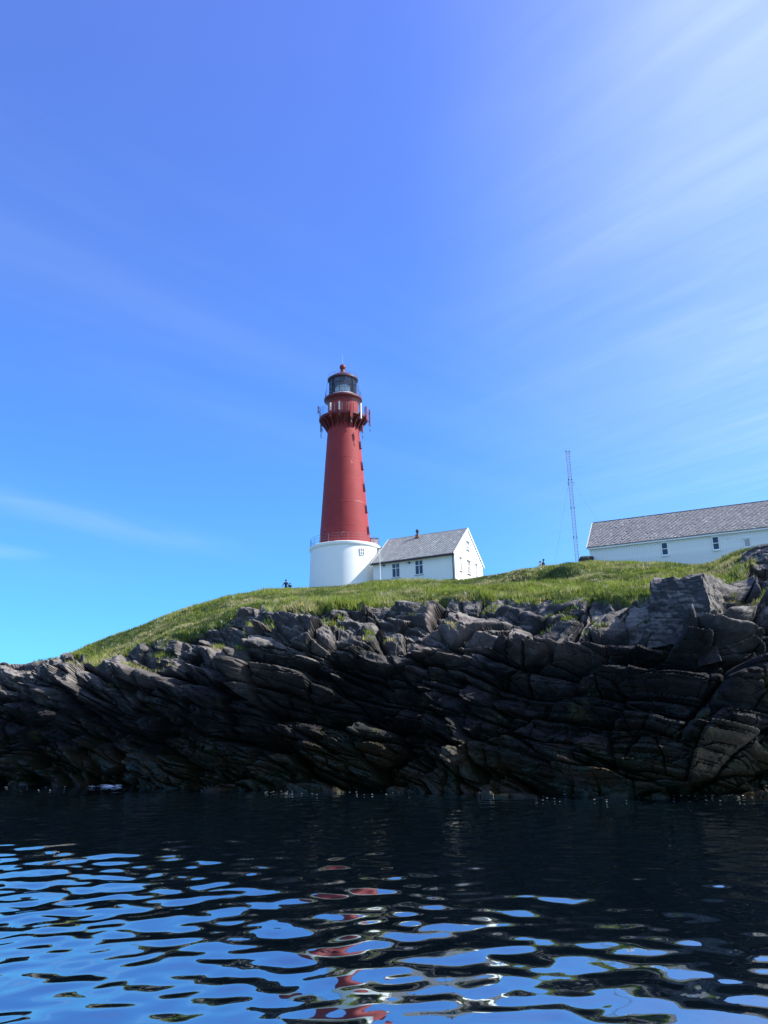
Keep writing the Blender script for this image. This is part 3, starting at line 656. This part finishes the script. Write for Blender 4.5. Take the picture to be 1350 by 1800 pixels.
def railing(R, z0, hgt, npost, nrail, m, pr=.022, rr=.016, R2=None, a0=0, a1=2*math.pi):
    R2 = R2 or R; mb = MB()
    for i in range(1, nrail+1): mb.ring(R+(R2-R)*i/nrail, z_(z0)+hgt*i/nrail, rr, 72, 5, a0, a1)
    ro = mb.build('railing', m, lh)
    base = None
    for k in range(npost):
        a = a0+(a1-a0)*k/npost; p = MB().tube((R*math.cos(a), R*math.sin(a), z_(z0)), (R2*math.cos(a), R2*math.sin(a), z_(z0)+hgt), pr, 6)
        p.build('post', m, ro)
railing(4.40, 25.78, 1.0, 22, 3, M['rail'], .024, .018)
railing(3.16, 43.40, 1.15, 20, 4, M['rail'], .026, .018)
MB().lathe([(2.02, z_(43.41)), (2.03, z_(43.5)), (2.03, z_(45.45))], 72).build('watch_room', M['red'], lh, True)
MB().lathe([(2.0, z_(45.452)), (2.06, z_(45.46)), (2.10, z_(45.66)), (2.28, z_(45.84)), (2.42, z_(45.93))], 72).build('gallery_soffit', M['redtrim'], lh, True)  # darker red puts the underside's shade into the paint
MB().lathe([(2.0, z_(45.935)), (2.50, z_(45.94)), (2.55, z_(46.0)), (2.55, z_(46.2)), (2.5, z_(46.25)), (1.8, z_(46.26))], 72).build('upper_gallery', M['redtrim'], lh, True)
railing(2.48, 46.24, .95, 16, 3, M['dark'], .018, .012, R2=2.36)
# panelled joints and a door on the watch room
dr = MB(); th = rad(24)
for k in range(7):
    a = rad(-3+k*8); dr.obox(pol(2.05, a, 44.45), (math.cos(a)*.012, math.sin(a)*.012, 0), (math.sin(a)*.02, -math.cos(a)*.02, 0), (0, 0, .85))
dr.build('panel_rib', M['redtrim'], lh)
# lantern
MB().lathe([(1.86, z_(46.262)), (1.88, z_(46.3)), (1.88, z_(46.62)), (1.84, z_(46.64))], 64).build('lantern_wall', M['trim'], lh, True)
NG = 16
bars = MB()
for k in range(NG):
    a = 2*math.pi*(k+.5)/NG; bars.tube((1.84*math.cos(a), 1.84*math.sin(a), z_(46.62)), (1.84*math.cos(a), 1.84*math.sin(a), z_(48.86)), .035, 6)
for zz in (46.68, 47.35, 48.1, 48.82): bars.ring(1.84, z_(zz), .028, NG*2, 5)
bars.build('glazing_bars', M['dark'], lh)
for k in range(NG):
    a0, a1 = 2*math.pi*(k+.5)/NG+.02, 2*math.pi*(k+1.5)/NG-.02
    mb = MB(); v = [(1.83*math.cos(a), 1.83*math.sin(a), z_(z)) for z in (46.66, 48.84) for a in (a0, a1)]+[(1.815*math.cos(a), 1.815*math.sin(a), z_(z)) for z in (46.66, 48.84) for a in (a0, a1)]
    mb.add(v, [(0, 1, 3, 2), (4, 6, 7, 5), (0, 2, 6, 4), (1, 5, 7, 3), (0, 4, 5, 1), (2, 3, 7, 6)])
    mb.build('pane', M['glass'], lh)
MB().lathe([(.6, z_(46.3)), (1.0, z_(46.55)), (1.12, z_(46.9)), (1.12, z_(47.6)), (.95, z_(48.0)), (.4, z_(48.3))], 40).build('lens', M['lens'], lh, True)
cu = MB()
for k in range(40):
    a0, a1 = rad(140)+rad(150)*k/40, rad(140)+rad(150)*(k+1)/40; r0, r1 = 1.62+.03*(k % 2), 1.62+.03*((k+1) % 2)
    zb = 47.7 if k < 12 else 48.15
    v = [(r*math.cos(a), r*math.sin(a), z_(z)) for z in (zb, 48.83) for r, a in ((r0, a0), (r1, a1))]+[((r-.02)*math.cos(a), (r-.02)*math.sin(a), z_(z)) for z in (zb, 48.83) for r, a in ((r0, a0), (r1, a1))]
    cu.add(v, [(0, 1, 3, 2), (4, 6, 7, 5), (0, 4, 5, 1)])
cu.build('lantern_curtain', M['dark'], lh)
MB().lathe([(1.7, z_(48.842)), (1.98, z_(48.85)), (2.06, z_(48.92)), (2.06, z_(49.08)), (1.98, z_(49.14)), (1.2, z_(49.7)), (.62, z_(50.0)), (.40, z_(50.12))], 64).build('lantern_roof', mat('roof_red', (.085, .035, .04), .45, .5, noise=.3, nscale=1.5), lh, True)
MB().lathe([(.34, z_(50.125)), (.30, z_(50.3)), (.26, z_(50.55)), (.33, z_(50.62)), (.41, z_(50.80)), (.42, z_(50.95)), (.38, z_(51.12)), (.22, z_(51.3)), (.06, z_(51.36))], 32).build('ventilator', mat('ventilator_red', (.16, .026, .026), .5, .3, noise=.3, nscale=2), lh, True)
MB().tube((0, 0, z_(51.36)), (0, 0, z_(52.85)), .022, 6, .012).tube((-.06, 0, z_(52.25)), (.1, 0, z_(52.25)), .03, 6).build('lightning_rod', M['grey'], lh)
railing(2.0, 49.1, .42, 12, 1, M['dark'], .016, .014)
stay = 0
for k in range(8):
    a = 2*math.pi*(k+.35)/8; MB().tube((2.44*math.cos(a), 2.44*math.sin(a), z_(46.25)), (2.03*math.cos(a), 2.03*math.sin(a), z_(49.0)), .018, 5).build('stay', M['dark'], lh)
# aerials hung round the lower gallery
def aerial(px, y0, y1, th, R, m, top=None, split=.5, w=.095, tail=0, label=None):
    th = rad(th); D = math.hypot(LX, LY)-R*math.cos(th); z1, z0 = at(px, y0, D)[2], at(px, y1, D)[2]
    ax = np.array([math.cos(th), math.sin(th), 0]); out = np.array([math.sin(th), -math.cos(th), 0])
    c = pol(R, th, (z0+z1)/2); mb = MB()
    if top: mb.obox(pol(R, th, z0+(z1-z0)*split/2), ax*w, out*.07, (0, 0, (z1-z0)*split/2-.001))
    else: mb.obox(c, ax*w, out*.07, (0, 0, (z1-z0)/2))
    ao = mb.build('antenna', m, lh, label=label)
    if top: MB().obox(pol(R, th, z0+(z1-z0)*(1+split)/2), ax*w, out*.07, (0, 0, (z1-z0)*(1-split)/2-.001)).build('antenna_cover', top, ao)
    br = MB()
    for q in (.25, .75): br.obox(pol(R-.17, th, z0+(z1-z0)*q), ax*.03, out*.10, (0, 0, .03))
    br.tube(pol(R-.24, th, z0-.1), pol(R-.24, th, z1), .03, 6); br.build('bracket', M['dark'], ao)
    if tail:
        cb = MB().path([pol(R+.02*math.sin(i*2.1), th+.02*math.sin(i*1.7), z0-tail*i/5) for i in range(6)], .045, 5)
        cb.build('cable', M['dark'], ao)
aerial(583.5, 707, 732, -27, 3.36, M['red'], M['cream'], .45, label='red and white panel antenna')
aerial(600, 705, 730, -6, 3.36, M['redtrim'], M['cream'], .4, label='white panel antenna')
aerial(619, 708, 733, 21, 3.36, M['red'], w=.15, tail=.9, label='red panel antenna')
aerial(634.5, 709, 736, 46, 3.36, M['cream'], M['cream'], .4, tail=.0, label='white panel antenna')
aerial(643.5, 715, 739, 67, 3.36, M['red'], M['redtrim'], .8, label='red panel antenna')
aerial(649, 721, 748, 78, 3.62, M['red'], tail=.9, label='red panel antenna')
aerial(565, 744, 758, -66, 3.16, M['dark'], tail=.9, label='dark antenna under the gallery')
aerial(636.5, 748, 760, 55, 3.14, M['redtrim'], tail=.9, label='dark antenna under the gallery')
aerial(569, 713, 726, -86, 3.34, M['red'], w=.08, label='short red antenna')
# hooded windows up the landward edge of the shaft
for px, y0, y1 in ((632.5, 778, 792), (636.4, 815, 829), (640.2, 853, 866.5), (644.2, 891, 904.5), (648.2, 929, 941.5)):
    z1, z0 = at(px, y0, 103)[2], at(px, y1, 103)[2]; R = lambda z: 3.28-1.22*(z-26.2)/16.1
    th = rad(70); ax = np.array([math.cos(th), math.sin(th), 0]); out = np.array([math.sin(th), -math.cos(th), 0]); h = z1-z0; fm = MB()
    for sd in (-.19, .19):
        a, b = pol(R(z0), th, z0)+ax*sd, pol(R(z1), th, z0+h*.72)+ax*sd
        fm.obox((a+b)/2+out*.06, ax*.04, out*.07, (b-a)/2)
    pa = [pol(R(z1), th, z0+h*.72)+ax*.20*math.cos(q)+np.array([0, 0, .26*math.sin(q)])+out*.08 for q in np.linspace(0, math.pi, 9)]
    fm.path(pa, .06, 6); fm.obox(pol(R(z0), th, z0)+out*.10, ax*.27, out*.11, (0, 0, .045))
    wo_ = fm.build('window', M['redtrim'], lh)
    MB().obox(pol(R((z0+z1)/2), th, z0+h*.42)+out*.0, ax*.155, out*.035, (0, 0, h*.42)).build('pane', M['pane'], wo_)
# two windows in the white base
for px, y0, y1, m_, mp, cols in ((636.8, 964.5, 976, M['trim'], M['curtain'], 2), (639.6, 1006.5, 1017, M['trim'], M['pane'], 2)):
    D = 99.2; z1, z0 = at(px, y0, D)[2], at(px, y1, D)[2]; th = math.asin((at(px, y0, D)[0]-LX)/4.5); ax = np.array([math.cos(th), math.sin(th), 0]); out = np.array([math.sin(th), -math.cos(th), 0])
    window(lh, pol(4.47, th, z0)-ax*.25, ax, out, .5, z1-z0, cols, (.5, .5), m_, mp, sill=False, depth=.05, fr=.06)
# stair hut on the base roof
th = rad(97); hx = np.array([math.cos(th), math.sin(th), 0]); ho = np.array([math.sin(th), -math.cos(th), 0]); hc = pol(3.72, th, 25.80)
hut = MB().obox(hc+np.array([0, 0, .56]), hx*.55, ho*.46, (0, 0, .56)).build('stair_hut', mat('hut_paint', (.70, .56, .52), .6, .3, noise=.12, nscale=3), lh)
MB().obox(hc+np.array([0, 0, 1.165]), hx*.63, ho*.54, (0, 0, .04)).build('hut_roof', M['dark'], hut)
# chipped paint
g = np.random.default_rng(4); cp = MB()
for px0, px1, y0, y1, n in ((624, 640, 880, 885, 26), (617, 620, 806, 815, 8), (634, 638, 833, 836, 7), (596, 606, 938, 945, 5), (567, 572, 926, 932, 3)):
    for _ in range(n):
        px, y = g.uniform(px0, px1), g.uniform(y0, y1)
        if n == 26: y = 881+(2.5*abs((px-632)/8)**2)+g.normal(0, .5)
        z = at(px, y, 101)[2]; R = 3.28-1.22*(z-26.2)/16.1; sx = (at(px, y, 100)[0]*1.01-LX)/R
        if abs(sx) > .93: continue
        t = math.asin(sx); cp.obox(pol(R+.004, t, z), (math.cos(t)*g.uniform(.01, .045), math.sin(t)*.02, 0), (math.sin(t)*.006, -math.cos(t)*.006, 0), (0, 0, g.uniform(.01, .035)))
cp.build('paint_chips', M['scuff'], lh, kind='stuff')

# ------------------------------------------------------------------ keeper's house
HA = .4753; HC = (8.01, 93.66, 19.50)
ho_ = empty('keeper_house', HC, -HA, label='white house with grey slate roof beside the lighthouse base', cat='house')
HL, HW, HE, HR = 10.69, 9.04, 3.49, 7.14; sl = (HR-HE)/(HW/2)
wl = MB(); x0, x1 = -HL, 0.
wl.add([(x, y, z) for x in (x0, x1) for y, z in ((0, .28), (HW, .28), (HW, HE-.06), (HW/2, HR-.06), (0, HE-.06))],
       [(0, 1, 2, 3, 4)[::-1], (5, 6, 7, 8, 9), (0, 4, 9, 5), (1, 6, 7, 2), (4, 3, 8, 9), (3, 2, 7, 8), (0, 5, 6, 1)])
wl.build('wall', M['white'], ho_)
MB().box(x0+.05, .05, -2.0, x1-.05, HW-.05, .279).build('foundation', M['stone'], ho_)
rf = MB()
ov = .38; ye, zeav = -ov, HE-ov*sl
for sgn in (0, 1):
    ys = (ye, HW/2) if not sgn else (HW-ye, HW/2)
    v = [(x, y, z+dz) for x in (x0-.05, x1+.05) for (y, z) in ((ys[0], zeav), (ys[1], HR)) for dz in (-.055, .03)]
    rf.add(v, [(0, 1, 3, 2), (4, 6, 7, 5), (0, 4, 5, 1), (2, 3, 7, 6), (1, 5, 7, 3), (0, 2, 6, 4)])
roof = rf.build('roof', M['batten'], ho_)
uu = (1, 0, 0); cs = math.hypot(1, sl); vf = (0, -1/cs, -sl/cs); vb = (0, 1/cs, -sl/cs); Ls = (HW/2+ov)*cs
slates('slates', roof, (x0-.05, HW/2, HR+.035), uu, vf, HL+.10, Ls, M['slate'], seed=3)
slates('slates', roof, (x0-.05, HW/2, HR+.035), uu, vb, HL+.10, Ls, M['slate'], w=.5, h=.6, seed=4)
MB().tube((x0-.06, HW/2, HR+.05), (x1+.06, HW/2, HR+.05), .06, 8).build('ridge_cap', M['slate'] if False else mat('ridge_lead', (.34, .36, .37), .5, .4), roof)
for xx in (x0-.085, x1+.085):
    for sg in (0, 1):
        a = np.array([xx, ye-.02 if not sg else HW-ye+.02, zeav]); b = np.array([xx, HW/2, HR+.02]); mid = (a+b)/2+np.array([0, 0, -.05])
        MB().obox(mid, (.028, 0, 0), (b-a)/2, (0, 0, .15)).build('bargeboard', M['trim'], ho_)
MB().box(x0-.1, -.10, HE-.46, x1+.1, -.004, HE-.34).build('eaves_trim', M['trim'], ho_)
MB().tube((x0-.14, ye-.05, zeav-.10), (x1+.14, ye-.05, zeav-.10), .09, 8).build('gutter', M['dark'], ho_)
MB().box(x0-.12, ye+.06, zeav-.10, x1+.12, ye+.10, zeav-.04).build('soffit_board', M['dark'], ho_)
MB().path([(x1-.12, ye-.05, zeav-.12), (x1-.17, -.12, HE-.62), (x1-.17, -.12, -.3)], .055, 7).build('downpipe', M['dark'], ho_)
MB().box(x1-.14, -.035, .29, x1+.035, -.003, HE-.36).build('corner_board', M['trim'], ho_)
for s0, z0, z1 in ((8.07, 1.30, 3.0), (5.01, 1.30, 3.02)):
    window(ho_, (-s0, 0, z0), (1, 0, 0), (0, -1, 0), .95, z1-z0-.1, 2, (.66, .34), M['trim'], M['pane'], depth=.06, msill=M['grey'])
for yy, z0, z1, w, c, rs in ((1.62, 1.5, 2.95, .40, 1, (.68, .32)), (3.9, 1.55, 3.0, .88, 2, (.62, .38)), (6.66, 1.0, 3.0, .36, 1, (.7, .3)), (3.92, 4.5, 5.35, .85, 2, (.55, .45))):
    window(ho_, (0, yy, z0), (0, 1, 0), (1, 0, 0), w, z1-z0, c, rs, M['trim'], M['curtain'], depth=.06, hood=True, msill=M['curtain'])
for s0, z in ((9.55, 2.86), (6.15, 2.80)):
    lo = MB().tube((-s0, -.002, z), (-s0, -.12, z+.05), .03, 6).tube((-s0, -.12, z+.05), (-s0+.30, -.22, z+.02), .022, 6).build('wall_lamp', M['grey'], ho_)
    MB().tube((-s0+.26, -.20, z+.05), (-s0+.5, -.30, z-.05), .05, 8, .13).build('lamp_shade', M['dark'], lo)
for s0, z in ((5.38, 2.95), (6.65, 2.95), (.85, 3.0)):
    MB().box(-s0-.07, -.10, z-.12, -s0+.07, -.002, z+.10).build('meter_box', M['trim'], ho_)
cx, cy = -6.48, 4.05; cz = HE+sl*cy
ch = MB().box(cx-.2, cy-.2, cz-.1, cx+.2, cy+.2, cz+.42).build('chimney', mat('chimney_brick', (.30, .17, .12), .8, .2, noise=.4, nscale=6), roof)
MB().lathe([(.13, 0), (.13, .28), (.19, .30), (.21, .36), (.21, .56), (.17, .62), (.05, .68)], 16).build('chimney_cowl', M['dark'], roof, True).location = (cx, cy, cz+.422)
MB().box(cx-.32, cy-.3, cz-.18, cx+.32, cy+.3, cz+.02).build('chimney_flashing', mat('rusty_flashing', (.24, .13, .09), .8, .2, noise=.4, nscale=5), roof)

# ------------------------------------------------------------------ low link between house and tower
lk_o = empty('link_building', (-.95, 101.35, 19.8), -HA, label='narrow flat roofed white passage between lighthouse base and house', cat='passage')
zt = at(664, 963, 101)[2]-19.8
MB().box(-.9, 0, -1.5, .78, 2.6, zt-.12).build('wall', M['white'], lk_o)
MB().box(-1.0, -.12, zt-.118, .72, 2.7, zt).build('roof', M['dark'], lk_o)

# ------------------------------------------------------------------ white pole in front of the house
p0, p1 = at(668.6, 1021, 95.5), at(667.0, 962, 95.5)
wp = empty('flagpole', tuple(p0), label='slender white pole standing in front of the white house', cat='pole')
MB().tube((0, 0, -.8), (0, 0, p1[2]-p0[2]), .045, 8, .03).build('pole', M['trim'], wp)
MB().tube((0, 0, p1[2]-p0[2]), (0, 0, p1[2]-p0[2]+.08), .05, 8).build('pole_cap', M['trim'], wp)

# ------------------------------------------------------------------ long boarded building on the right
BC = (22.04, 87.26, 16.2); BA = .4301; BE, BR_, BW = 21.74-16.2, 25.30-16.2, 9.0; BLn = 34.0; bs = (BR_-BE)/(BW/2)
bn = empty('boarded_barn', BC, -BA, label='long white vertical boarded building with patched slate roof', cat='barn')
wl = MB(); wl.add([(x, y, z) for x in (0, BLn) for y, z in ((0.02, -2), (BW, -2), (BW, BE-.06), (BW/2, BR_-.06), (0.02, BE-.06))],
       [(0, 1, 2, 3, 4)[::-1], (5, 6, 7, 8, 9), (0, 4, 9, 5), (1, 6, 7, 2), (4, 3, 8, 9), (3, 2, 7, 8), (0, 5, 6, 1)])
wall_b = wl.build('wall', mat('old_white_wall', (.52, .52, .51), .7, .2), bn)
wins = ((7.50, 18.62, 17.56, .47), (12.47, 18.63, 17.55, .47), (15.40, 18.12, 17.5, .42))
zb = lambda z: (z-2.3)*1.1538+2.3-16.2
bm_ = {}
x = 0.0; k = 0; g = np.random.default_rng(9)
while x < 24.0:
    w = .262; d = .018+.012*g.random(); key = k % 7
    if key not in bm_:
        me = bpy.data.meshes.new('board'); b_ = MB().box(.006, -d, -1.0, w-.006, .019, BE-.20); me.from_pydata(b_.v, [], b_.f); me.materials.append(M['wood']); bm_[key] = me
    o = bpy.data.objects.new('board', bm_[key]); C.objects.link(o); o.parent = wall_b; o.location = (x, -.002*(k % 3), -.02*g.random()); x += w; k += 1
for (a, zt_, zb_, w), mp, cl_ in zip(wins, (M['pane'], M['pane'], M['board']), (2, 2, 1)):
    window(bn, (a-.02, -.04, zb(zb_)), (1, 0, 0), (0, -1, 0), w+.06, zb(zt_)-zb(zb_), 1, (.5, .5) if cl_ == 2 else (1.,), M['trim'], mp, depth=.06, fr=.11, hood=True)
rf = MB(); ov = .30; ye, zeav = -ov, BE-ov*bs
for sgn in (0, 1):
    ys = (ye, BW/2) if not sgn else (BW-ye, BW/2)
    v = [(x, y, z+dz) for x in (-.16, BLn+.16) for (y, z) in ((ys[0], zeav), (ys[1], BR_)) for dz in (-.06, .03)]
    rf.add(v, [(0, 1, 3, 2), (4, 6, 7, 5), (0, 4, 5, 1), (2, 3, 7, 6), (1, 5, 7, 3), (0, 2, 6, 4)])
roofb = rf.build('roof', mat('roof_underlay', (.42, .40, .40), .8, .2, noise=.6, nscale=2.5), bn)
cs = math.hypot(1, bs); Ls = (BW/2+ov)*cs
slates('slates', roofb, (-.16, BW/2, BR_+.035), uu, (0, -1/cs, -bs/cs), 24.0, Ls, M['slate2'], w=.32, h=.36, missing=.022, seed=5)
slates('slates', roofb, (-.16, BW/2, BR_+.035), uu, (0, 1/cs, -bs/cs), BLn, Ls, M['slate2'], w=.6, h=.7, seed=6)
MB().tube((-.17, BW/2, BR_+.05), (BLn+.17, BW/2, BR_+.05), .07, 8).build('ridge_cap', M['dark'], roofb)
for sg in (0, 1):
    a = np.array([-.20, ye-.02 if not sg else BW-ye+.02, zeav]); b = np.array([-.20, BW/2, BR_+.02])
    MB().obox((a+b)/2+np.array([0, 0, -.06]), (.028, 0, 0), (b-a)/2, (0, 0, .16)).build('bargeboard', M['trim'], bn)
MB().box(-.1, -.10, BE-.42, 28, -.036, BE-.20).build('eaves_trim', M['trim'], bn)
MB().box(-.12, ye+.0, zeav-.19, 28, ye+.035, zeav-.07).build('fascia', M['trim'], bn)
for a, z in ((6.85, 18.66), (13.9*1.0, 18.45)):
    MB().box(a-.10, -.12, zb(z)-.06, a+.10, -.036, zb(z)+.06).build('vent_box', M['trim'], bn)

# ------------------------------------------------------------------ lattice mast with guy wires
mb0 = at(1014, 986, 112); zt0 = at(997.3, 792, 112)[2]; gz = 17.5
ms = empty('radio_mast', (mb0[0], mb0[1], gz), .3, label='slim grey lattice radio mast with guy wires behind the hill', cat='mast')
H_ = zt0-gz; R_m = .29; cor = [np.array([R_m*math.cos(a), R_m*math.sin(a), 0]) for a in (rad(90), rad(210), rad(330))]
for c in cor: MB().tube(c, c+np.array([0, 0, H_]), .035, 6).build('leg', M['mast'], ms)
brc = MB(); n = int(H_/.42)
for i in range(n):
    z0, z1 = H_*i/n, H_*(i+1)/n
    for j in range(3):
        a, b = cor[j], cor[(j+1) % 3]
        if i % 2: a, b = b, a
        brc.tube(a+np.array([0, 0, z0]), b+np.array([0, 0, z1]), .014, 4)
        brc.tube(a+np.array([0, 0, z0]), b+np.array([0, 0, z0]), .012, 4)
brc.build('lacing', M['mast'], ms)
for y in (793, 843, 893, 945):
    z = at(1005, y, 112)[2]-gz; f_ = MB()
    for c in cor: f_.tube(c+np.array([0, 0, z-.07]), c+np.array([0, 0, z+.07]), .075, 8)
    f_.build('flange', M['dark'], ms)
zg = at(1002, 846, 112)[2]-gz
inv = Matrix.Rotation(-.3, 3, 'Z')
for tgt in (at(938, 1010, 104), at(1095, 985, 116), (mb0[0]-2, mb0[1]+16, 18.)):
    v = inv @ Vector((tgt[0]-mb0[0], tgt[1]-mb0[1], 0)); c = min(cor, key=lambda q: (q[0]-v.x)**2+(q[1]-v.y)**2)
    d = np.array([v.x, v.y, 0]); d /= np.linalg.norm(d)
    MB().tube(c+np.array([0, 0, zg]), c+d*.35+np.array([0, 0, zg-.45]), .03, 5).build('guy_bracket', M['dark'], ms)
    MB().tube(c+d*.35+np.array([0, 0, zg-.45]), np.array([v.x, v.y, tgt[2]-gz]), .011, 4).build('guy_wire', M['mast'], ms)

# ------------------------------------------------------------------ people on the skyline
def person(name, loc, H, rz, cloth, label, group, hat=False, lean=0., arms=(12, 12), crouch=0.):
    e = empty(name, loc, rz, label=label, cat='person', group=group)
    k = H/1.75; J = {}
    def j(n, x, y, z, r): J[n] = (x*k, y*k, z*k, r*k)
    hip = .93-crouch*.45; ky = -.28*crouch if crouch else -.02; le = lean
    j('pel', 0, 0, hip, .145); j('wai', 0, -.10*le, hip+.17, .135); j('che', 0, -.34*le, hip+.38, .165); j('nec0', 0, -.44*le, hip+.52, .085)
    j('nec', 0, -.50*le, hip+.585, .058); j('hea', 0, -.54*le-.01, hip+.67, .082); j('hea2', 0, -.56*le-.01, hip+.76, .088); j('top', 0, -.57*le, hip+.82, .05)
    E = [('pel', 'wai'), ('wai', 'che'), ('che', 'nec0'), ('nec0', 'nec'), ('nec', 'hea'), ('hea', 'hea2'), ('hea2', 'top')]
    for s, an in ((-1, arms[0]), (1, arms[1])):
        q = rad(an); t = f'{s}'
        j('sh'+t, s*.185, -.40*le, hip+.475, .07); j('el'+t, s*(.215+.28*math.sin(q)), -.40*le-.03, hip+.475-.28*math.cos(q), .047)
        j('wr'+t, s*(.215+.50*math.sin(q)), -.40*le-.10, hip+.475-.52*math.cos(q), .034); j('ha'+t, s*(.215+.57*math.sin(q)), -.40*le-.12, hip+.475-.61*math.cos(q), .038)
        j('th'+t, s*.095, 0, hip-.06, .10); j('kn'+t, s*.11, ky*1.2-.02, hip*.53, .066); j('an'+t, s*.115, .02+.1*crouch, .09, .045); j('to'+t, s*.125, -.15+.1*crouch, .035, .04)
        E += [('che', 'sh'+t), ('sh'+t, 'el'+t), ('el'+t, 'wr'+t), ('wr'+t, 'ha'+t), ('pel', 'th'+t), ('th'+t, 'kn'+t), ('kn'+t, 'an'+t), ('an'+t, 'to'+t)]
    names = list(J); me = bpy.data.meshes.new('body'); me.from_pydata([J[n][:3] for n in names], [(names.index(a), names.index(b)) for a, b in E], [])
    tmp = bpy.data.objects.new('tmp_body', me); C.objects.link(tmp)
    md = tmp.modifiers.new('skin', 'SKIN'); sub_ = tmp.modifiers.new('sub', 'SUBSURF'); sub_.levels = sub_.render_levels = 1
    for i, n in enumerate(names):
        sv_ = me.skin_vertices[0].data[i]; sv_.radius = (J[n][3], J[n][3]*(.72 if n in ('che', 'wai', 'pel') else 1)); sv_.use_root = n == 'pel'
    dg = bpy.context.evaluated_depsgraph_get(); dg.update(); bm = bpy.data.meshes.new_from_object(tmp.evaluated_get(dg))
    bpy.data.objects.remove(tmp); bm.name = 'body'
    bm.materials.clear(); bm.materials.append(cloth); bm.materials.append(M['skin'])
    zn = (hip+.56)*k
    for p in bm.polygons:
        p.use_smooth = True
        c = p.center
        hand = any((c-Vector(J[n][:3])).length < .085*k for n in ('ha-1', 'ha1'))
        p.material_index = 1 if c.z > zn or hand else 0
    o = bpy.data.objects.new('body', bm); C.objects.link(o); o.parent = e
    hx_, hy, hz = J['hea2'][:3]
    hr = MB().lathe([(.001, .115), (.05, .108), (.085, .075), (.102, .03), (.103, -.02), (.095, -.05)], 16, cap=False).build('hair', M['cloth'], e, True); hr.location = (hx_, hy+.012*k, hz); hr.scale = (k, k*1.08, k)
    nz = MB().add([(-.014, -.085, -.03), (.014, -.085, -.03), (0, -.118, -.035), (0, -.088, .012)], [(0, 2, 3), (2, 1, 3), (0, 1, 2)]).build('nose', M['skin'], e); nz.location = (hx_, hy, hz); nz.scale = (k, k, k)
    if hat:
        ha = MB().lathe([(.17, .045), (.17, .055), (.105, .07), (.098, .12), (.06, .145), (.001, .15)], 20).build('hat', M['cloth'], e, True); ha.location = (hx_, hy, hz); ha.scale = (k, k, k)
    return e
def stand(px, ytop, H, D):
    for d in np.arange(D, D+10, .25):                       # far enough behind the crest for the feet to reach the ground
        p = at(px, ytop, d); g_ = ground_z(p[0], p[1])
        if p[2]-g_ >= H*.985: break
    return (p[0], p[1], g_)
person('person', stand(502.7, 1019.6, 1.80, 97), 1.80, .2, M['cloth'], 'adult in dark clothes standing on the grassy skyline left of the lighthouse', 'people on the skyline', arms=(26, 14))
person('person', stand(509.6, 1025.0, 1.42, 97), 1.42, -.3, M['cloth'], 'smaller dark clothed figure beside the adult left of the lighthouse', 'people on the skyline', arms=(30, 30))
person('person', stand(952.8, 984.6, 1.74, 96), 1.74, .8, M['cloth'], 'dark figure in a brimmed hat leaning forward on the hill below the mast', 'people on the skyline', hat=True, lean=.35)
person('person', stand(949.4, 987.6, 1.60, 96), 1.60, -.6, M['pale'], 'figure in pale clothing beside the person leaning forward near the mast', 'people on the skyline', hat=True)

# ------------------------------------------------------------------ dark boulder beside the boarded building, surf flecks and painted sun glints at the waterline
def boulder(name, loc, size, seed, label, cat):
    n = 22; a, b = np.meshgrid(np.linspace(0, 2*np.pi, 2*n, endpoint=False), np.linspace(-np.pi/2, np.pi/2, n)); d = np.stack([np.cos(b)*np.cos(a), np.cos(b)*np.sin(a), np.sin(b)], -1)
    d = np.sign(d)*np.abs(d)**.7; V = d*np.array(size)*(1+.35*fbm(d[..., 0]*1.4+seed, d[..., 1]*1.4, d[..., 2]*1.4, 4))[..., None]
    i = np.arange(n*2*n).reshape(n, 2*n); F = np.stack([i[:-1], np.roll(i, -1, 1)[:-1], np.roll(i, -1, 1)[1:], i[1:]], -1).reshape(-1, 4)
    o = npmesh(name, V.reshape(-1, 3), F, M['rock'], False, col=np.tile([.2, .4, 0, 1], (V[..., 0].size, 1)), label=label, cat=cat); o.location = loc; return o
bp_ = at(1031, 984, 89.5); boulder('boulder', tuple(bp_), (.75, .5, .40), 3.3, 'low dark boulder in the grass at the left end of the boarded building', 'boulder')
def foam_glints():
    g = np.random.default_rng(8); V, F = [], []
    for x0, x1, y0, y1, n, r in ((176, 214, 1379, 1383, 34, .10), (150, 178, 1381, 1383, 12, .05), (985, 1020, 1393, 1397, 12, .035), (1180, 1340, 1395, 1399, 40, .035), (465, 515, 1389, 1396, 16, .022), (520, 720, 1390, 1397, 14, .018), (860, 1330, 1398, 1412, 24, .016), (0, 130, 1381, 1392, 14, .03)):
        for _ in range(n):
            px, py = g.uniform(x0, x1), g.uniform(y0, y1); v = ray(px, py); d = -(EYE[2]-.06)/v[2]; p = EYE+v*d; m = 6; c = len(V); q = r*g.uniform(.35, 1.3)
            for k in range(m):
                a = 2*math.pi*k/m; V.append((p[0]+q*1.9*math.cos(a)*g.uniform(.6, 1.2), p[1]+q*.8*math.sin(a)*g.uniform(.6, 1.2), .05))
            V.append((p[0], p[1],   .05+q*.25)); F += [(c+k, c+(k+1) % m, c+m) for k in range(m)]
    npmesh('foam_glints', np.array(V), np.array(F), M['foam_glints'], True, kind='stuff', label='white flecks of surf and painted sun glints along the foot of the cliff')
foam_glints()
